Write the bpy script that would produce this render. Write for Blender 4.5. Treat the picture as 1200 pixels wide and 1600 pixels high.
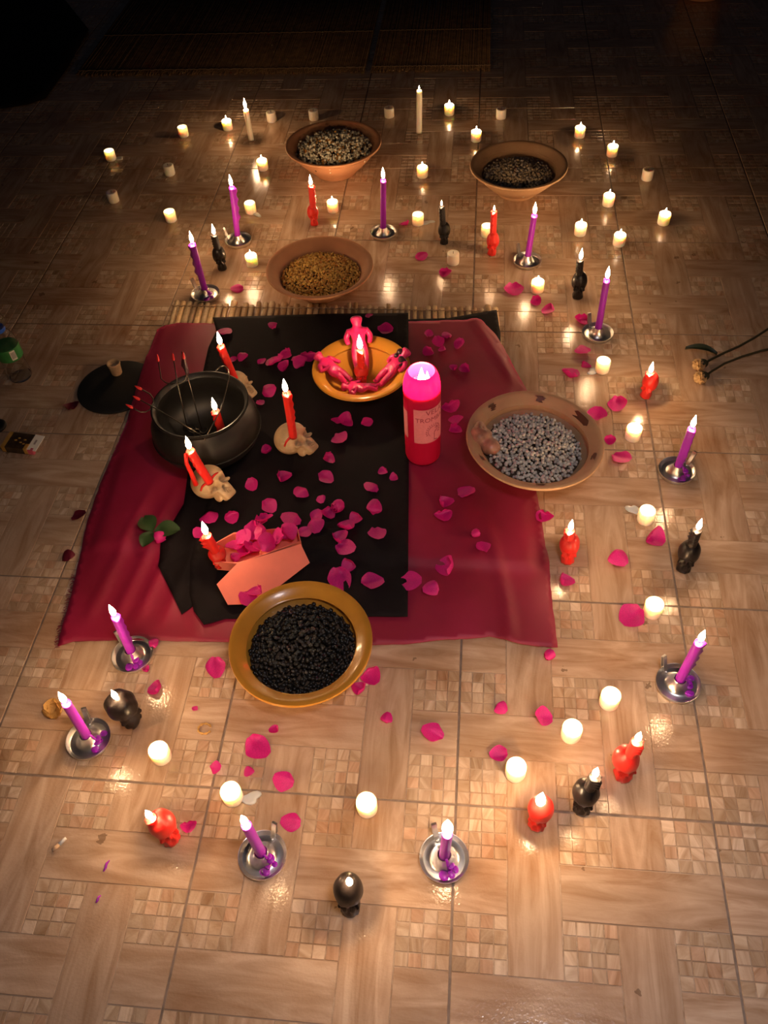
import bpy, bmesh, math, random
import numpy as np
from mathutils import Vector, Matrix, Quaternion
from mathutils.geometry import delaunay_2d_cdt

for o in list(bpy.data.objects): bpy.data.objects.remove(o)
SC = bpy.context.scene
COL = SC.collection
rnd = random.Random(7)
V3 = Vector

# ------------------------------------------------------------------ camera
FPX = 1311.26                                   # focal length in pixels of the 1200x1600 frame
CAM = V3((0.44320, -0.56444, 1.50272))
AX = V3((0.99494047, 0.08799843, -0.04847408))  # image right
BX = V3((-0.036853, 0.76853002, 0.63875149))    # image up
WX = V3((-0.09346291, 0.63373329, -0.76788462)) # view direction
cam_d = bpy.data.cameras.new('camera'); cam = bpy.data.objects.new('camera', cam_d); COL.objects.link(cam)
cam_d.sensor_fit = 'VERTICAL'; cam_d.sensor_height = 36.0; cam_d.lens = FPX / 1600 * 36.0
cam_d.clip_start = 0.02
m = Matrix((AX, BX, -WX)).transposed().to_4x4(); m.translation = CAM
cam.matrix_world = m
SC.camera = cam

# ------------------------------------------------------------------ world, light, exposure
SC.view_settings.view_transform = 'Standard'; SC.view_settings.look = 'None'
SC.view_settings.gamma = 1.0; SC.view_settings.use_curve_mapping = False
SC.view_settings.exposure = 0.78
wd = bpy.data.worlds.new('night'); SC.world = wd; wd.use_nodes = True
wd.node_tree.nodes['Background'].inputs[0].default_value = (0.62, 0.68, 1.0, 1)
wd.node_tree.nodes['Background'].inputs[1].default_value = 0.0035
FLAME_RGB = (1.0, 0.57, 0.27)
PW = 0.36                                       # watts of one taper flame
# a weak cool ceiling lamp of the room, behind the photographer
ld = bpy.data.lights.new('ceiling_lamp', 'AREA'); ld.shape = 'DISK'; ld.size = 0.35; ld.energy = 3.7; ld.color = (0.98, 0.88, 0.92); ld.spread = math.radians(100)
lo = bpy.data.objects.new('ceiling_lamp', ld); COL.objects.link(lo); lo.location = (0.80, -0.45, 2.20)

# ------------------------------------------------------------------ pixel -> place
def g(u, v, z=0.0):
    d = WX + (u - 600) / FPX * AX - (v - 800) / FPX * BX
    return CAM + d * ((z - CAM.z) / d.z)
def ppm(u, v, z=0.0):
    return FPX / WX.dot(g(u, v, z) - CAM)
def proj(p):
    d = V3(p) - CAM; w = WX.dot(d)
    return 600 + FPX * AX.dot(d) / w, 800 - FPX * BX.dot(d) / w
LAT = V3((AX.x, AX.y, 0)).normalized()
def top_of(base, tu, tv):
    """point straight above base (with a small sideways lean) seen at pixel tu,tv"""
    z, s = 0.1, 0.0
    for _ in range(12):
        f0 = proj(base + V3((0, 0, z)) + LAT * s)
        fz = proj(base + V3((0, 0, z + 1e-4)) + LAT * s); fs = proj(base + V3((0, 0, z)) + LAT * (s + 1e-4))
        a, b = (fz[0] - f0[0]) / 1e-4, (fs[0] - f0[0]) / 1e-4
        c, d = (fz[1] - f0[1]) / 1e-4, (fs[1] - f0[1]) / 1e-4
        ex, ey = tu - f0[0], tv - f0[1]; det = a * d - b * c
        z += (ex * d - b * ey) / det; s += (a * ey - ex * c) / det
    return base + V3((0, 0, z)) + LAT * s

# ------------------------------------------------------------------ object helpers
def tag(o, label=None, cat=None, group=None, kind=None):
    if label: o['label'] = label
    if cat: o['category'] = cat
    if group: o['group'] = group
    if kind: o['kind'] = kind
    return o
def empty(name, loc, label=None, cat=None, group=None, rot=None):
    o = bpy.data.objects.new(name, None); COL.objects.link(o); o.location = loc
    o.empty_display_size = 0.02
    if rot is not None:
        if isinstance(rot, Quaternion): o.rotation_mode = 'QUATERNION'; o.rotation_quaternion = rot
        else: o.rotation_euler = (0, 0, rot)
    return tag(o, label, cat, group)
def ob(name, me, parent=None, loc=(0, 0, 0), rot=None, scale=None):
    o = bpy.data.objects.new(name, me); COL.objects.link(o); o.location = loc
    if rot is not None:
        if isinstance(rot, Quaternion): o.rotation_mode = 'QUATERNION'; o.rotation_quaternion = rot
        else: o.rotation_euler = rot
    if scale is not None: o.scale = scale if hasattr(scale, '__len__') else (scale,) * 3
    if parent: o.parent = parent
    return o
def to_mesh(name, bm, mat, smooth=True):
    me = bpy.data.meshes.new(name); bmesh.ops.recalc_face_normals(bm, faces=bm.faces); bm.to_mesh(me); bm.free()
    me.materials.append(mat)
    if smooth:
        for p in me.polygons: p.use_smooth = True
    return me
def sharp(me, deg=40):
    me.set_sharp_from_angle(angle=math.radians(deg)); return me
def pydata(name, vs, fs, mat, smooth=True):
    me = bpy.data.meshes.new(name); me.from_pydata([tuple(v) for v in vs], [], fs); me.materials.append(mat)
    if smooth:
        for p in me.polygons: p.use_smooth = True
    me.update(); return me
CACHE = {}
def cached(key, fn):
    if key not in CACHE: CACHE[key] = fn()
    return CACHE[key]
def lathe(name, prof, mat, seg=40, sharpdeg=50, wob=0.0, closed=False):
    vs, fs = [], []; n = len(prof); r_ = random.Random(len(prof) * 31 + seg)
    for i, (r, z) in enumerate(prof):
        for k in range(seg):
            a = 2 * math.pi * k / seg
            rr = r * (1 + (wob * (math.sin(3 * a + i) + math.sin(5 * a + 2.1 * i)) if wob else 0))
            vs.append((rr * math.cos(a), rr * math.sin(a), z))
    for i in range(n - 1 if not closed else n):
        j = (i + 1) % n
        for k in range(seg):
            k2 = (k + 1) % seg
            fs.append((i * seg + k, i * seg + k2, j * seg + k2, j * seg + k))
    if not closed:
        if prof[0][0] > 1e-6: fs.append(tuple(range(seg))[::-1])
        if prof[-1][0] > 1e-6: fs.append(tuple(range((n - 1) * seg, n * seg)))
    bm = bmesh.new(); bv = [bm.verts.new(v) for v in vs]
    for f in fs:
        try: bm.faces.new([bv[i] for i in f])
        except ValueError: pass
    bmesh.ops.remove_doubles(bm, verts=bm.verts, dist=1e-6)
    return sharp(to_mesh(name, bm, mat), sharpdeg)
def tube_into(bm, pts, rad, seg=8, caps=True):
    pts = [V3(p) for p in pts]; rings = []
    rads = rad if hasattr(rad, '__len__') else [rad] * len(pts)
    up = V3((0, 0, 1)); prev = None
    for i, p in enumerate(pts):
        t = (pts[min(i + 1, len(pts) - 1)] - pts[max(i - 1, 0)]).normalized()
        x = prev - t * prev.dot(t) if prev is not None else t.orthogonal()
        x.normalize(); prev = x; y = t.cross(x)
        rings.append([bm.verts.new(p + (x * math.cos(2 * math.pi * k / seg) + y * math.sin(2 * math.pi * k / seg)) * rads[i]) for k in range(seg)])
    for a, b in zip(rings, rings[1:]):
        for k in range(seg): bm.faces.new((a[k], a[(k + 1) % seg], b[(k + 1) % seg], b[k]))
    if caps: bm.faces.new(rings[0][::-1]); bm.faces.new(rings[-1])
def tube(name, pts, rad, mat, seg=8):
    bm = bmesh.new(); tube_into(bm, pts, rad, seg); return to_mesh(name, bm, mat)
def box_into(bm, lo_, hi_):
    x0, y0, z0 = lo_; x1, y1, z1 = hi_
    v = [bm.verts.new(c) for c in ((x0, y0, z0), (x1, y0, z0), (x1, y1, z0), (x0, y1, z0), (x0, y0, z1), (x1, y0, z1), (x1, y1, z1), (x0, y1, z1))]
    for f in ((3, 2, 1, 0), (4, 5, 6, 7), (0, 1, 5, 4), (1, 2, 6, 5), (2, 3, 7, 6), (3, 0, 4, 7)): bm.faces.new([v[i] for i in f])
def prism(name, pts, h, mat, bevel=0.0):
    """flat polygon (x,y,z points) thickened along +z by h"""
    bm = bmesh.new(); lo_ = [bm.verts.new(p) for p in pts]; hi_ = [bm.verts.new((p[0], p[1], p[2] + h)) for p in pts]
    bm.faces.new(lo_[::-1]); bm.faces.new(hi_); n = len(pts)
    for i in range(n): bm.faces.new((lo_[i], lo_[(i + 1) % n], hi_[(i + 1) % n], hi_[i]))
    if bevel: bmesh.ops.bevel(bm, geom=bm.edges[:], offset=bevel, segments=2, affect='EDGES')
    return to_mesh(name, bm, mat, False)

# ------------------------------------------------------------------ materials
def new_mat(name):
    mt = bpy.data.materials.new(name); mt.use_nodes = True
    return mt, mt.node_tree.nodes, mt.node_tree.links, mt.node_tree.nodes['Principled BSDF']
def simple(name, col, rough=0.5, metal=0.0, spec=0.5, var=0.0, vscale=20.0, bump=0.0, bscale=100.0, sss=0.0, sssr=(1, .5, .3), sscale=0.01, coat=0.0, sheen=0.0, trans=0.0, ior=1.45):
    mt, N, L, b = new_mat(name)
    b.inputs['Base Color'].default_value = (*col, 1); b.inputs['Roughness'].default_value = rough
    b.inputs['Metallic'].default_value = metal; b.inputs['Specular IOR Level'].default_value = spec
    b.inputs['IOR'].default_value = ior
    if sss: b.inputs['Subsurface Weight'].default_value = sss; b.inputs['Subsurface Radius'].default_value = sssr; b.inputs['Subsurface Scale'].default_value = sscale
    if coat: b.inputs['Coat Weight'].default_value = coat; b.inputs['Coat Roughness'].default_value = 0.1
    if sheen: b.inputs['Sheen Weight'].default_value = sheen; b.inputs['Sheen Roughness'].default_value = 0.4
    if trans: b.inputs['Transmission Weight'].default_value = trans
    if var or bump:
        tc = N.new('ShaderNodeTexCoord')
    if var:
        nz = N.new('ShaderNodeTexNoise'); nz.inputs['Scale'].default_value = vscale; nz.inputs['Detail'].default_value = 4
        L.new(tc.outputs['Object'], nz.inputs['Vector'])
        rp = N.new('ShaderNodeValToRGB'); rp.color_ramp.elements[0].position = .3; rp.color_ramp.elements[1].position = .7
        rp.color_ramp.elements[0].color = (*[c * (1 - var) for c in col], 1); rp.color_ramp.elements[1].color = (*[min(1, c * (1 + var)) for c in col], 1)
        L.new(nz.outputs['Fac'], rp.inputs[0]); L.new(rp.outputs[0], b.inputs['Base Color'])
    if bump:
        n2 = N.new('ShaderNodeTexNoise'); n2.inputs['Scale'].default_value = bscale; n2.inputs['Detail'].default_value = 2
        L.new(tc.outputs['Object'], n2.inputs['Vector'])
        bp = N.new('ShaderNodeBump'); bp.inputs['Strength'].default_value = bump; bp.inputs['Distance'].default_value = 0.002
        L.new(n2.outputs['Fac'], bp.inputs['Height']); L.new(bp.outputs[0], b.inputs['Normal'])
    return mt
def translucent(name, col, tcol, fac, rough=0.5, var=0.0, vscale=30, emis=None):
    mt, N, L, b = new_mat(name)
    b.inputs['Base Color'].default_value = (*col, 1); b.inputs['Roughness'].default_value = rough
    tr = N.new('ShaderNodeBsdfTranslucent'); tr.inputs[0].default_value = (*tcol, 1)
    mx = N.new('ShaderNodeMixShader'); mx.inputs[0].default_value = fac
    L.new(b.outputs[0], mx.inputs[1]); L.new(tr.outputs[0], mx.inputs[2]); L.new(mx.outputs[0], N['Material Output'].inputs[0])
    if var:
        tc = N.new('ShaderNodeTexCoord'); nz = N.new('ShaderNodeTexNoise'); nz.inputs['Scale'].default_value = vscale
        L.new(tc.outputs['Object'], nz.inputs['Vector'])
        rp = N.new('ShaderNodeValToRGB'); rp.color_ramp.elements[0].position = .35; rp.color_ramp.elements[1].position = .65
        rp.color_ramp.elements[0].color = (*[c * (1 - var) for c in col], 1); rp.color_ramp.elements[1].color = (*[min(1, c * (1 + var)) for c in col], 1)
        L.new(nz.outputs['Fac'], rp.inputs[0]); L.new(rp.outputs[0], b.inputs['Base Color'])
    return mt

def floor_mat():
    mt, N, L, b = new_mat('ceramic_tile')
    at = N.new('ShaderNodeVertexColor'); at.layer_name = 'Col'
    uv = N.new('ShaderNodeUVMap'); uv.uv_map = 'UVMap'
    mp = N.new('ShaderNodeMapping'); mp.inputs['Scale'].default_value = (5, 34, 1); L.new(uv.outputs[0], mp.inputs[0])
    nz = N.new('ShaderNodeTexNoise'); nz.inputs['Scale'].default_value = 1.0; nz.inputs['Detail'].default_value = 5; nz.inputs['Roughness'].default_value = .6; nz.inputs['Distortion'].default_value = 1.2
    L.new(mp.outputs[0], nz.inputs['Vector'])
    rp = N.new('ShaderNodeValToRGB'); e = rp.color_ramp.elements
    e[0].position = .28; e[0].color = (.62, .50, .39, 1); e[1].position = .68; e[1].color = (1.08, 1.06, 1.04, 1)
    L.new(nz.outputs['Fac'], rp.inputs[0])
    mu = N.new('ShaderNodeMix'); mu.data_type = 'RGBA'; mu.blend_type = 'MULTIPLY'; mu.inputs[0].default_value = 1
    L.new(at.outputs['Color'], mu.inputs[6]); L.new(rp.outputs[0], mu.inputs[7])
    # brownish cloudy stains and small dark spots of dirt on the floor
    ge = N.new('ShaderNodeNewGeometry')
    n3 = N.new('ShaderNodeTexNoise'); n3.inputs['Scale'].default_value = 5.5; n3.inputs['Detail'].default_value = 4; L.new(ge.outputs['Position'], n3.inputs['Vector'])
    r3 = N.new('ShaderNodeValToRGB'); r3.color_ramp.elements[0].position = .46; r3.color_ramp.elements[0].color = (1, 1, 1, 1); r3.color_ramp.elements[1].position = .78; r3.color_ramp.elements[1].color = (.66, .48, .32, 1)
    L.new(n3.outputs['Fac'], r3.inputs[0])
    m3 = N.new('ShaderNodeMix'); m3.data_type = 'RGBA'; m3.blend_type = 'MULTIPLY'; m3.inputs[0].default_value = .8
    L.new(mu.outputs[2], m3.inputs[6]); L.new(r3.outputs[0], m3.inputs[7])
    vo = N.new('ShaderNodeTexVoronoi'); vo.inputs['Scale'].default_value = 13; vo.inputs['Randomness'].default_value = 1
    n5 = N.new('ShaderNodeTexNoise'); n5.inputs['Scale'].default_value = 90; L.new(ge.outputs['Position'], n5.inputs['Vector'])
    av = N.new('ShaderNodeVectorMath'); av.operation = 'MULTIPLY_ADD'; av.inputs[1].default_value = (.03, .03, .03); L.new(n5.outputs['Color'], av.inputs[0]); L.new(ge.outputs['Position'], av.inputs[2])
    L.new(av.outputs[0], vo.inputs['Vector'])
    sp = N.new('ShaderNodeSeparateColor'); L.new(vo.outputs['Color'], sp.inputs[0])
    th = N.new('ShaderNodeMath'); th.operation = 'MULTIPLY_ADD'; th.inputs[1].default_value = .16; th.inputs[2].default_value = -.035; L.new(sp.outputs[0], th.inputs[0])
    lt = N.new('ShaderNodeMath'); lt.operation = 'LESS_THAN'; L.new(vo.outputs['Distance'], lt.inputs[0]); L.new(th.outputs[0], lt.inputs[1])
    k = N.new('ShaderNodeMath'); k.operation = 'GREATER_THAN'; k.inputs[1].default_value = .45; L.new(sp.outputs[1], k.inputs[0])
    k2 = N.new('ShaderNodeMath'); k2.operation = 'MULTIPLY'; L.new(lt.outputs[0], k2.inputs[0]); L.new(k.outputs[0], k2.inputs[1])
    k3 = N.new('ShaderNodeMath'); k3.operation = 'MULTIPLY'; k3.inputs[1].default_value = .62; L.new(k2.outputs[0], k3.inputs[0])
    m4 = N.new('ShaderNodeMix'); m4.data_type = 'RGBA'; m4.inputs[7].default_value = (.11, .06, .03, 1)
    L.new(k3.outputs[0], m4.inputs[0]); L.new(m3.outputs[2], m4.inputs[6]); L.new(m4.outputs[2], b.inputs['Base Color'])
    n4 = N.new('ShaderNodeTexNoise'); n4.inputs['Scale'].default_value = 210; n4.inputs['Detail'].default_value = 2; L.new(ge.outputs['Position'], n4.inputs['Vector'])
    bp = N.new('ShaderNodeBump'); bp.inputs['Strength'].default_value = .32; bp.inputs['Distance'].default_value = .0012; L.new(n4.outputs['Fac'], bp.inputs['Height']); L.new(bp.outputs[0], b.inputs['Normal'])
    b.inputs['Roughness'].default_value = .15; b.inputs['Specular IOR Level'].default_value = .5
    return mt
M_TILE = floor_mat()
M_GROUT = simple('grout', (.24, .175, .13), .8, var=.3, vscale=40)
def wax(name, col, rad, sc=.012, rough=.38, w=1.0):
    return simple(name, col, rough, sss=w, sssr=rad, sscale=sc, spec=.5, coat=.15)
M_WAXW = wax('white_wax', (.86, .80, .70), (1, .75, .5), .014)
M_WAXP = wax('purple_wax', (.36, .022, .50), (1, .15, 1), .008)
M_WAXR = wax('red_wax', (.72, .030, .022), (1, .12, .08), .008, w=.8)
M_WAXPK = simple('pink_red_wax', (.52, .015, .13), .35, sss=.4, sssr=(1, .15, .3), sscale=.004, bump=.8, bscale=140, var=.3, vscale=50)
M_WAXK = simple('black_wax', (.010, .008, .008), .36, spec=.35, bump=.5, bscale=90)
M_BURNT = simple('burnt_wax', (.03, .008, .012), .3)
M_WICK = simple('wick', (.02, .015, .012), .9)
M_STEEL = simple('steel', (.74, .72, .70), .33, metal=1.0, var=.05, vscale=60)
M_TERRA = simple('terracotta', (.52, .25, .125), .75, var=.14, vscale=9, bump=.12, bscale=160)
M_TERRA2 = simple('pale_terracotta', (.50, .30, .16), .7, var=.14, vscale=9, bump=.1, bscale=160)
M_GLAZE = simple('mustard_glaze', (.52, .235, .028), .28, var=.14, vscale=10, coat=.3, bump=.06, bscale=60)
M_IRON = simple('black_iron', (.007, .0066, .0063), .46, spec=.32, bump=.12, bscale=120)
M_WIRE = simple('dark_wire', (.09, .075, .06), .35, metal=.9)
M_RUST = simple('red_paint', (.55, .02, .02), .4)
M_LID = simple('black_lid', (.010, .010, .010), .6, bump=.1, bscale=80)
M_BONE = simple('bone', (.52, .37, .21), .5, var=.25, vscale=35, bump=.15, bscale=70, sss=.08, sssr=(1, .5, .3), sscale=.0015)
M_PETAL = translucent('petal', (.62, .012, .24), (.78, .015, .30), .28, .5, var=.18)
M_PETALD = translucent('dark_petal', (.13, .004, .02), (.2, .005, .03), .2, .6, var=.15)
M_RED = None
M_PAPER = simple('coral_card', (.78, .20, .14), .6, var=.05, vscale=30)
M_BAMBOO = simple('bamboo', (.62, .42, .21), .55, var=.32, vscale=45, bump=.2, bscale=200)
M_TWINE = simple('twine', (.34, .24, .15), .9, bump=.4, bscale=400)
M_REED = simple('reed', (.13, .075, .035), .7, var=.35, vscale=30)
M_LEAF = simple('leaf', (.03, .065, .02), .45, var=.25, vscale=60)
M_STEM = simple('stem', (.035, .03, .012), .7)
M_DRY = translucent('dry_petal', (.62, .42, .20), (.6, .4, .2), .25, .7, var=.2)
M_STONE = simple('brown_stone', (.42, .20, .13), .38, var=.4, vscale=45, bump=.6, bscale=55, coat=.25)
M_CLOTHK = simple('black_cloth', (.0065, .0042, .0055), .8, spec=.2, var=.25, vscale=14, bump=.2, bscale=700)
M_BEANK = simple('black_bean', (.014, .012, .011), .22, coat=.3)
M_BEANW = simple('pale_bean', (.84, .73, .62), .42, var=.3, vscale=70)
M_BEANG = simple('brown_bean', (.46, .37, .25), .5, var=.4, vscale=70)
M_CORN = simple('corn', (.88, .50, .11), .4, var=.3, vscale=80)
M_POP = simple('popcorn', (.95, .86, .66), .7, var=.3, vscale=90)
M_SOIL = simple('grain_bed', (.08, .05, .03), .9)

def flame_mat():
    mt, N, L, b = new_mat('flame'); N.remove(b)
    em = N.new('ShaderNodeEmission'); em.inputs[0].default_value = (1.0, .82, .55, 1); em.inputs[1].default_value = 14.0
    tr = N.new('ShaderNodeBsdfTransparent'); ad = N.new('ShaderNodeAddShader')
    L.new(em.outputs[0], ad.inputs[0]); L.new(tr.outputs[0], ad.inputs[1]); L.new(ad.outputs[0], N['Material Output'].inputs[0])
    mt.cycles.emission_sampling = 'NONE'
    return mt
M_FLAME = flame_mat()
def cloth_mat():
    mt, N, L, b = new_mat('burgundy_satin')
    tc = N.new('ShaderNodeTexCoord')
    nz = N.new('ShaderNodeTexNoise'); nz.inputs['Scale'].default_value = 5; nz.inputs['Detail'].default_value = 3; L.new(tc.outputs['Object'], nz.inputs['Vector'])
    rp = N.new('ShaderNodeValToRGB'); rp.color_ramp.elements[0].position = .3; rp.color_ramp.elements[1].position = .75
    rp.color_ramp.elements[0].color = (.19, .003, .020, 1); rp.color_ramp.elements[1].color = (.29, .006, .050, 1)
    L.new(nz.outputs['Fac'], rp.inputs[0]); L.new(rp.outputs[0], b.inputs['Base Color'])
    b.inputs['Roughness'].default_value = .55; b.inputs['Sheen Weight'].default_value = .55; b.inputs['Sheen Roughness'].default_value = .35; b.inputs['Sheen Tint'].default_value = (1, .08, .22, 1)
    wv = N.new('ShaderNodeTexNoise'); wv.inputs['Scale'].default_value = 900; L.new(tc.outputs['Object'], wv.inputs['Vector'])
    bp = N.new('ShaderNodeBump'); bp.inputs['Strength'].default_value = .2; bp.inputs['Distance'].default_value = .0006; L.new(wv.outputs['Fac'], bp.inputs['Height']); L.new(bp.outputs[0], b.inputs['Normal'])
    return mt
M_RED = cloth_mat()

# ------------------------------------------------------------------ floor: grout bed and ceramic tiles
T = 0.45
def tile_mesh(seed):
    r = random.Random(seed); vs, fs, cols, uvs = [], [], [], []
    gap, base = .0016, -.0012
    h0 = gap; S = T - 2 * gap; c = S / 5
    def plate(x0, y0, x1, y1, col, along_x, z=0.0, zb=base, off=None):
        n = len(vs); e = .0004
        vs.extend([(x0, y0, zb), (x1, y0, zb), (x1, y1, zb), (x0, y1, zb), (x0 + e, y0 + e, z), (x1 - e, y0 + e, z), (x1 - e, y1 - e, z), (x0 + e, y1 - e, z)])
        off = (r.uniform(0, 9), r.uniform(0, 9)); rot = r.choice((0, 1)) if along_x is None else (0 if along_x else 1)
        for f in ((4, 5, 6, 7), (0, 1, 5, 4), (1, 2, 6, 5), (2, 3, 7, 6), (3, 0, 4, 7)):
            fs.append([n + i for i in f]); cols.append(col)
            l = []
            for i in f:
                x, y, _ = vs[n + i]
                if along_x is None: a = rot * 1.1 + off[0] ; l.append((math.cos(a) * x * 2 - math.sin(a) * y * .8 + off[0], math.sin(a) * x * 2 + math.cos(a) * y * .8 + off[1]))
                else: l.append((x + off[0], y + off[1]) if rot == 0 else (y + off[0], x + off[1]))
            uvs.append(l)
    plate(h0, h0, h0 + S, h0 + S, (.50, .39, .29), True, base, -.009)
    def cell(rw, cl, rs=1, cs=1):
        return h0 + cl * c, h0 + S - (rw + rs) * c, h0 + (cl + cs) * c, h0 + S - rw * c
    gr = .0009
    slabs = [(0, 1, 3, 1), (1, 2, 1, 3), (2, 3, 3, 1), (3, 0, 1, 3), (0, 3, 1, 1), (1, 0, 1, 1), (3, 4, 1, 1), (4, 1, 1, 1)]
    for rw, cl, rs, cs in slabs:
        x0, y0, x1, y1 = cell(rw, cl, rs, cs); k = r.uniform(.93, 1.05)
        ax = cs > rs or (rw, cl) in ((1, 0), (3, 4))
        plate(x0 + gr, y0 + gr, x1 - gr, y1 - gr, (.54 * k, .405 * k, .295 * k), ax)
    pal = [(.62, .49, .37), (.58, .46, .34), (.54, .42, .30), (.58, .41, .29), (.66, .54, .42), (.50, .39, .28)]
    for rw in (0, 2, 4):
        for cl in (0, 2, 4):
            x0, y0, x1, y1 = cell(rw, cl); d = (x1 - x0) / 4
            for i in range(4):
                for j in range(4):
                    p = r.choice(pal); k = r.uniform(.9, 1.08)
                    plate(x0 + i * d + gr, y0 + j * d + gr, x0 + (i + 1) * d - gr, y0 + (j + 1) * d - gr, tuple(q * k for q in p), None, -.0003)
    me = pydata('tile', vs, fs, M_TILE, False)
    ca = me.color_attributes.new('Col', 'FLOAT_COLOR', 'CORNER'); uvl = me.uv_layers.new(name='UVMap')
    i = 0
    for p in me.polygons:
        for k, li in enumerate(p.loop_indices):
            ca.data[li].color = (*cols[p.index], 1); uvl.data[li].uv = uvs[p.index][k]
    return me
tiles = [tile_mesh(s) for s in (1, 2, 3)]
bm = bmesh.new(); box_into(bm, (-7 * T, -3 * T, -.03), (6 * T, 12 * T, -.0022))
floor = tag(ob('floor', to_mesh('floor', bm, M_GROUT, False)), 'beige ceramic tiled floor with printed mosaic squares', None, None, 'structure')
for i in range(-7, 6):
    for j in range(-3, 12):
        x, y = i * T, j * T
        if j < 0 and not (-2 <= i <= 3): continue
        ob('tile', tiles[(i * 7 + j * 5) % 3], floor, (x, y, rnd.uniform(-.0004, 0)))

# ------------------------------------------------------------------ mats and cloths
MO, MU, MV = V3((-.442, 1.452, 0)), V3((.965, -.004, 0)), V3((.062, -.904, 0))
def mat_uv(x, y):
    d = MU.x * MV.y - MU.y * MV.x; px_, py_ = x - MO.x, y - MO.y
    return (px_ * MV.y - py_ * MV.x) / d, (MU.x * py_ - MU.y * px_) / d
def sm(t): t = max(0, min(1, t)); return t * t * (3 - 2 * t)
def mat_h(x, y):
    a, b = mat_uv(x, y)
    d = min(a * .965, (1 - a) * .965, b * .904 + .2, (1 - b) * .904)     # distance inside the mat
    return .0105 * sm((d + .035) / .035)
bm_root = empty('bamboo_mat', MO + MU * .5 + MV * .5, 'bamboo slat mat bound with twine under the burgundy and black cloths', 'mat')
BAMS = [M_BAMBOO, simple('bamboo_brown', (.36, .22, .10), .6, var=.35, vscale=45, bump=.2, bscale=200), simple('bamboo_grey', (.46, .34, .20), .6, var=.3, vscale=45, bump=.2, bscale=200)]
NS = 50; sl_w = MU.length / NS
def slat_mesh(seed):
    r = random.Random(seed); L_ = MV.length; vs, fs = [], []; n = 9
    for i in range(n):
        t = i / (n - 1); off = r.uniform(-.0012, .0012)
        w = sl_w * .48; h = .0085 + r.uniform(-.001, .001)
        for x, z in ((-w, .0005), (-w * .95, h * .65), (-w * .5, h), (w * .5, h), (w * .95, h * .65), (w, .0005)):
            vs.append((x + off, -t * L_, z))
    for i in range(n - 1):
        for k in range(5): fs.append((i * 6 + k, i * 6 + k + 1, i * 6 + 7 + k, i * 6 + 6 + k))
    fs.append(tuple(range(6))); fs.append(tuple(range((n - 1) * 6, n * 6))[::-1])
    bm = bmesh.new(); bv = [bm.verts.new(v) for v in vs]
    for f in fs: bm.faces.new([bv[i] for i in f])
    me = sharp(to_mesh('slat', bm, BAMS[seed % 3]), 60); return me
slm = [slat_mesh(s) for s in range(6)]
ang = math.atan2(MV.x, -MV.y)
for k in range(NS):
    p = MO + MU * ((k + .5) / NS) + V3((0, rnd.uniform(-.010, .014), 0)) - bm_root.location
    ob('slat', slm[rnd.randrange(6)], bm_root, p, (0, 0, ang + rnd.uniform(-.003, .003)), (rnd.uniform(.62, 1.04), 1, rnd.uniform(.8, 1.0)))
for row in (.022, .978):
    pts = []
    for k in range(NS * 4 + 1):
        p = MO + MU * (k / (NS * 4)) + MV * row - bm_root.location; a = k / 4 * 2 * math.pi
        pts.append((p.x, p.y + .0012 * math.sin(a), .0095 + .0015 * math.cos(a)))
    ob('twine', tube('twine', pts, .0017, M_TWINE, 6), bm_root)

def in_poly(x, y, P):
    c = False; n = len(P)
    for i in range(n):
        x1, y1 = P[i]; x2, y2 = P[(i + 1) % n]
        if (y1 > y) != (y2 > y) and x < (x2 - x1) * (y - y1) / (y2 - y1) + x1: c = not c
    return c
def poly_w(pts, z=.012): return [tuple(g(u, v, z)[:2]) for u, v in pts]
def edge_d(x, y, P):
    best = 9
    for i in range(len(P)):
        x1, y1 = P[i]; x2, y2 = P[(i + 1) % len(P)]; dx, dy = x2 - x1, y2 - y1
        t = max(0, min(1, ((x - x1) * dx + (y - y1) * dy) / (dx * dx + dy * dy + 1e-12)))
        best = min(best, math.hypot(x - x1 - t * dx, y - y1 - t * dy))
    return best
RED_P = poly_w([(245, 512), (278, 505), (330, 506), (420, 508), (560, 506), (642, 503), (700, 501), (752, 500), (775, 524), (800, 565), (824, 606), (832, 680), (838, 760), (846, 800), (853, 850), (858, 868), (862, 930), (868, 975), (872, 1009), (840, 1008), (805, 1003), (780, 994), (765, 991), (740, 994), (690, 998), (640, 1003), (585, 1004), (500, 1004), (420, 1002), (330, 1000), (240, 998), (160, 997), (112, 999), (88, 1008), (96, 975), (108, 935), (117, 895), (122, 870), (133, 815), (158, 745), (186, 682), (203, 640), (218, 590), (232, 545)])
BLK_UNDER = poly_w([(560, 492), (640, 499), (700, 497), (776, 484), (782, 520), (783, 545), (760, 560), (560, 560)])
BLK_LOW = poly_w([(345, 505), (326, 545), (305, 640), (296, 730), (288, 790), (252, 848), (247, 884), (266, 922), (283, 958), (303, 944), (360, 900), (420, 800), (430, 600), (420, 505)])
BLK_TOP = poly_w([(333, 499), (420, 496), (520, 493), (638, 492), (639, 600), (639, 760), (638, 870), (637, 962), (590, 962), (500, 966), (400, 968), (352, 966), (318, 975), (303, 955), (296, 925), (298, 880), (318, 820), (335, 740), (348, 640), (350, 560)])
LIDC = g(182, 603, .006)
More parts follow.
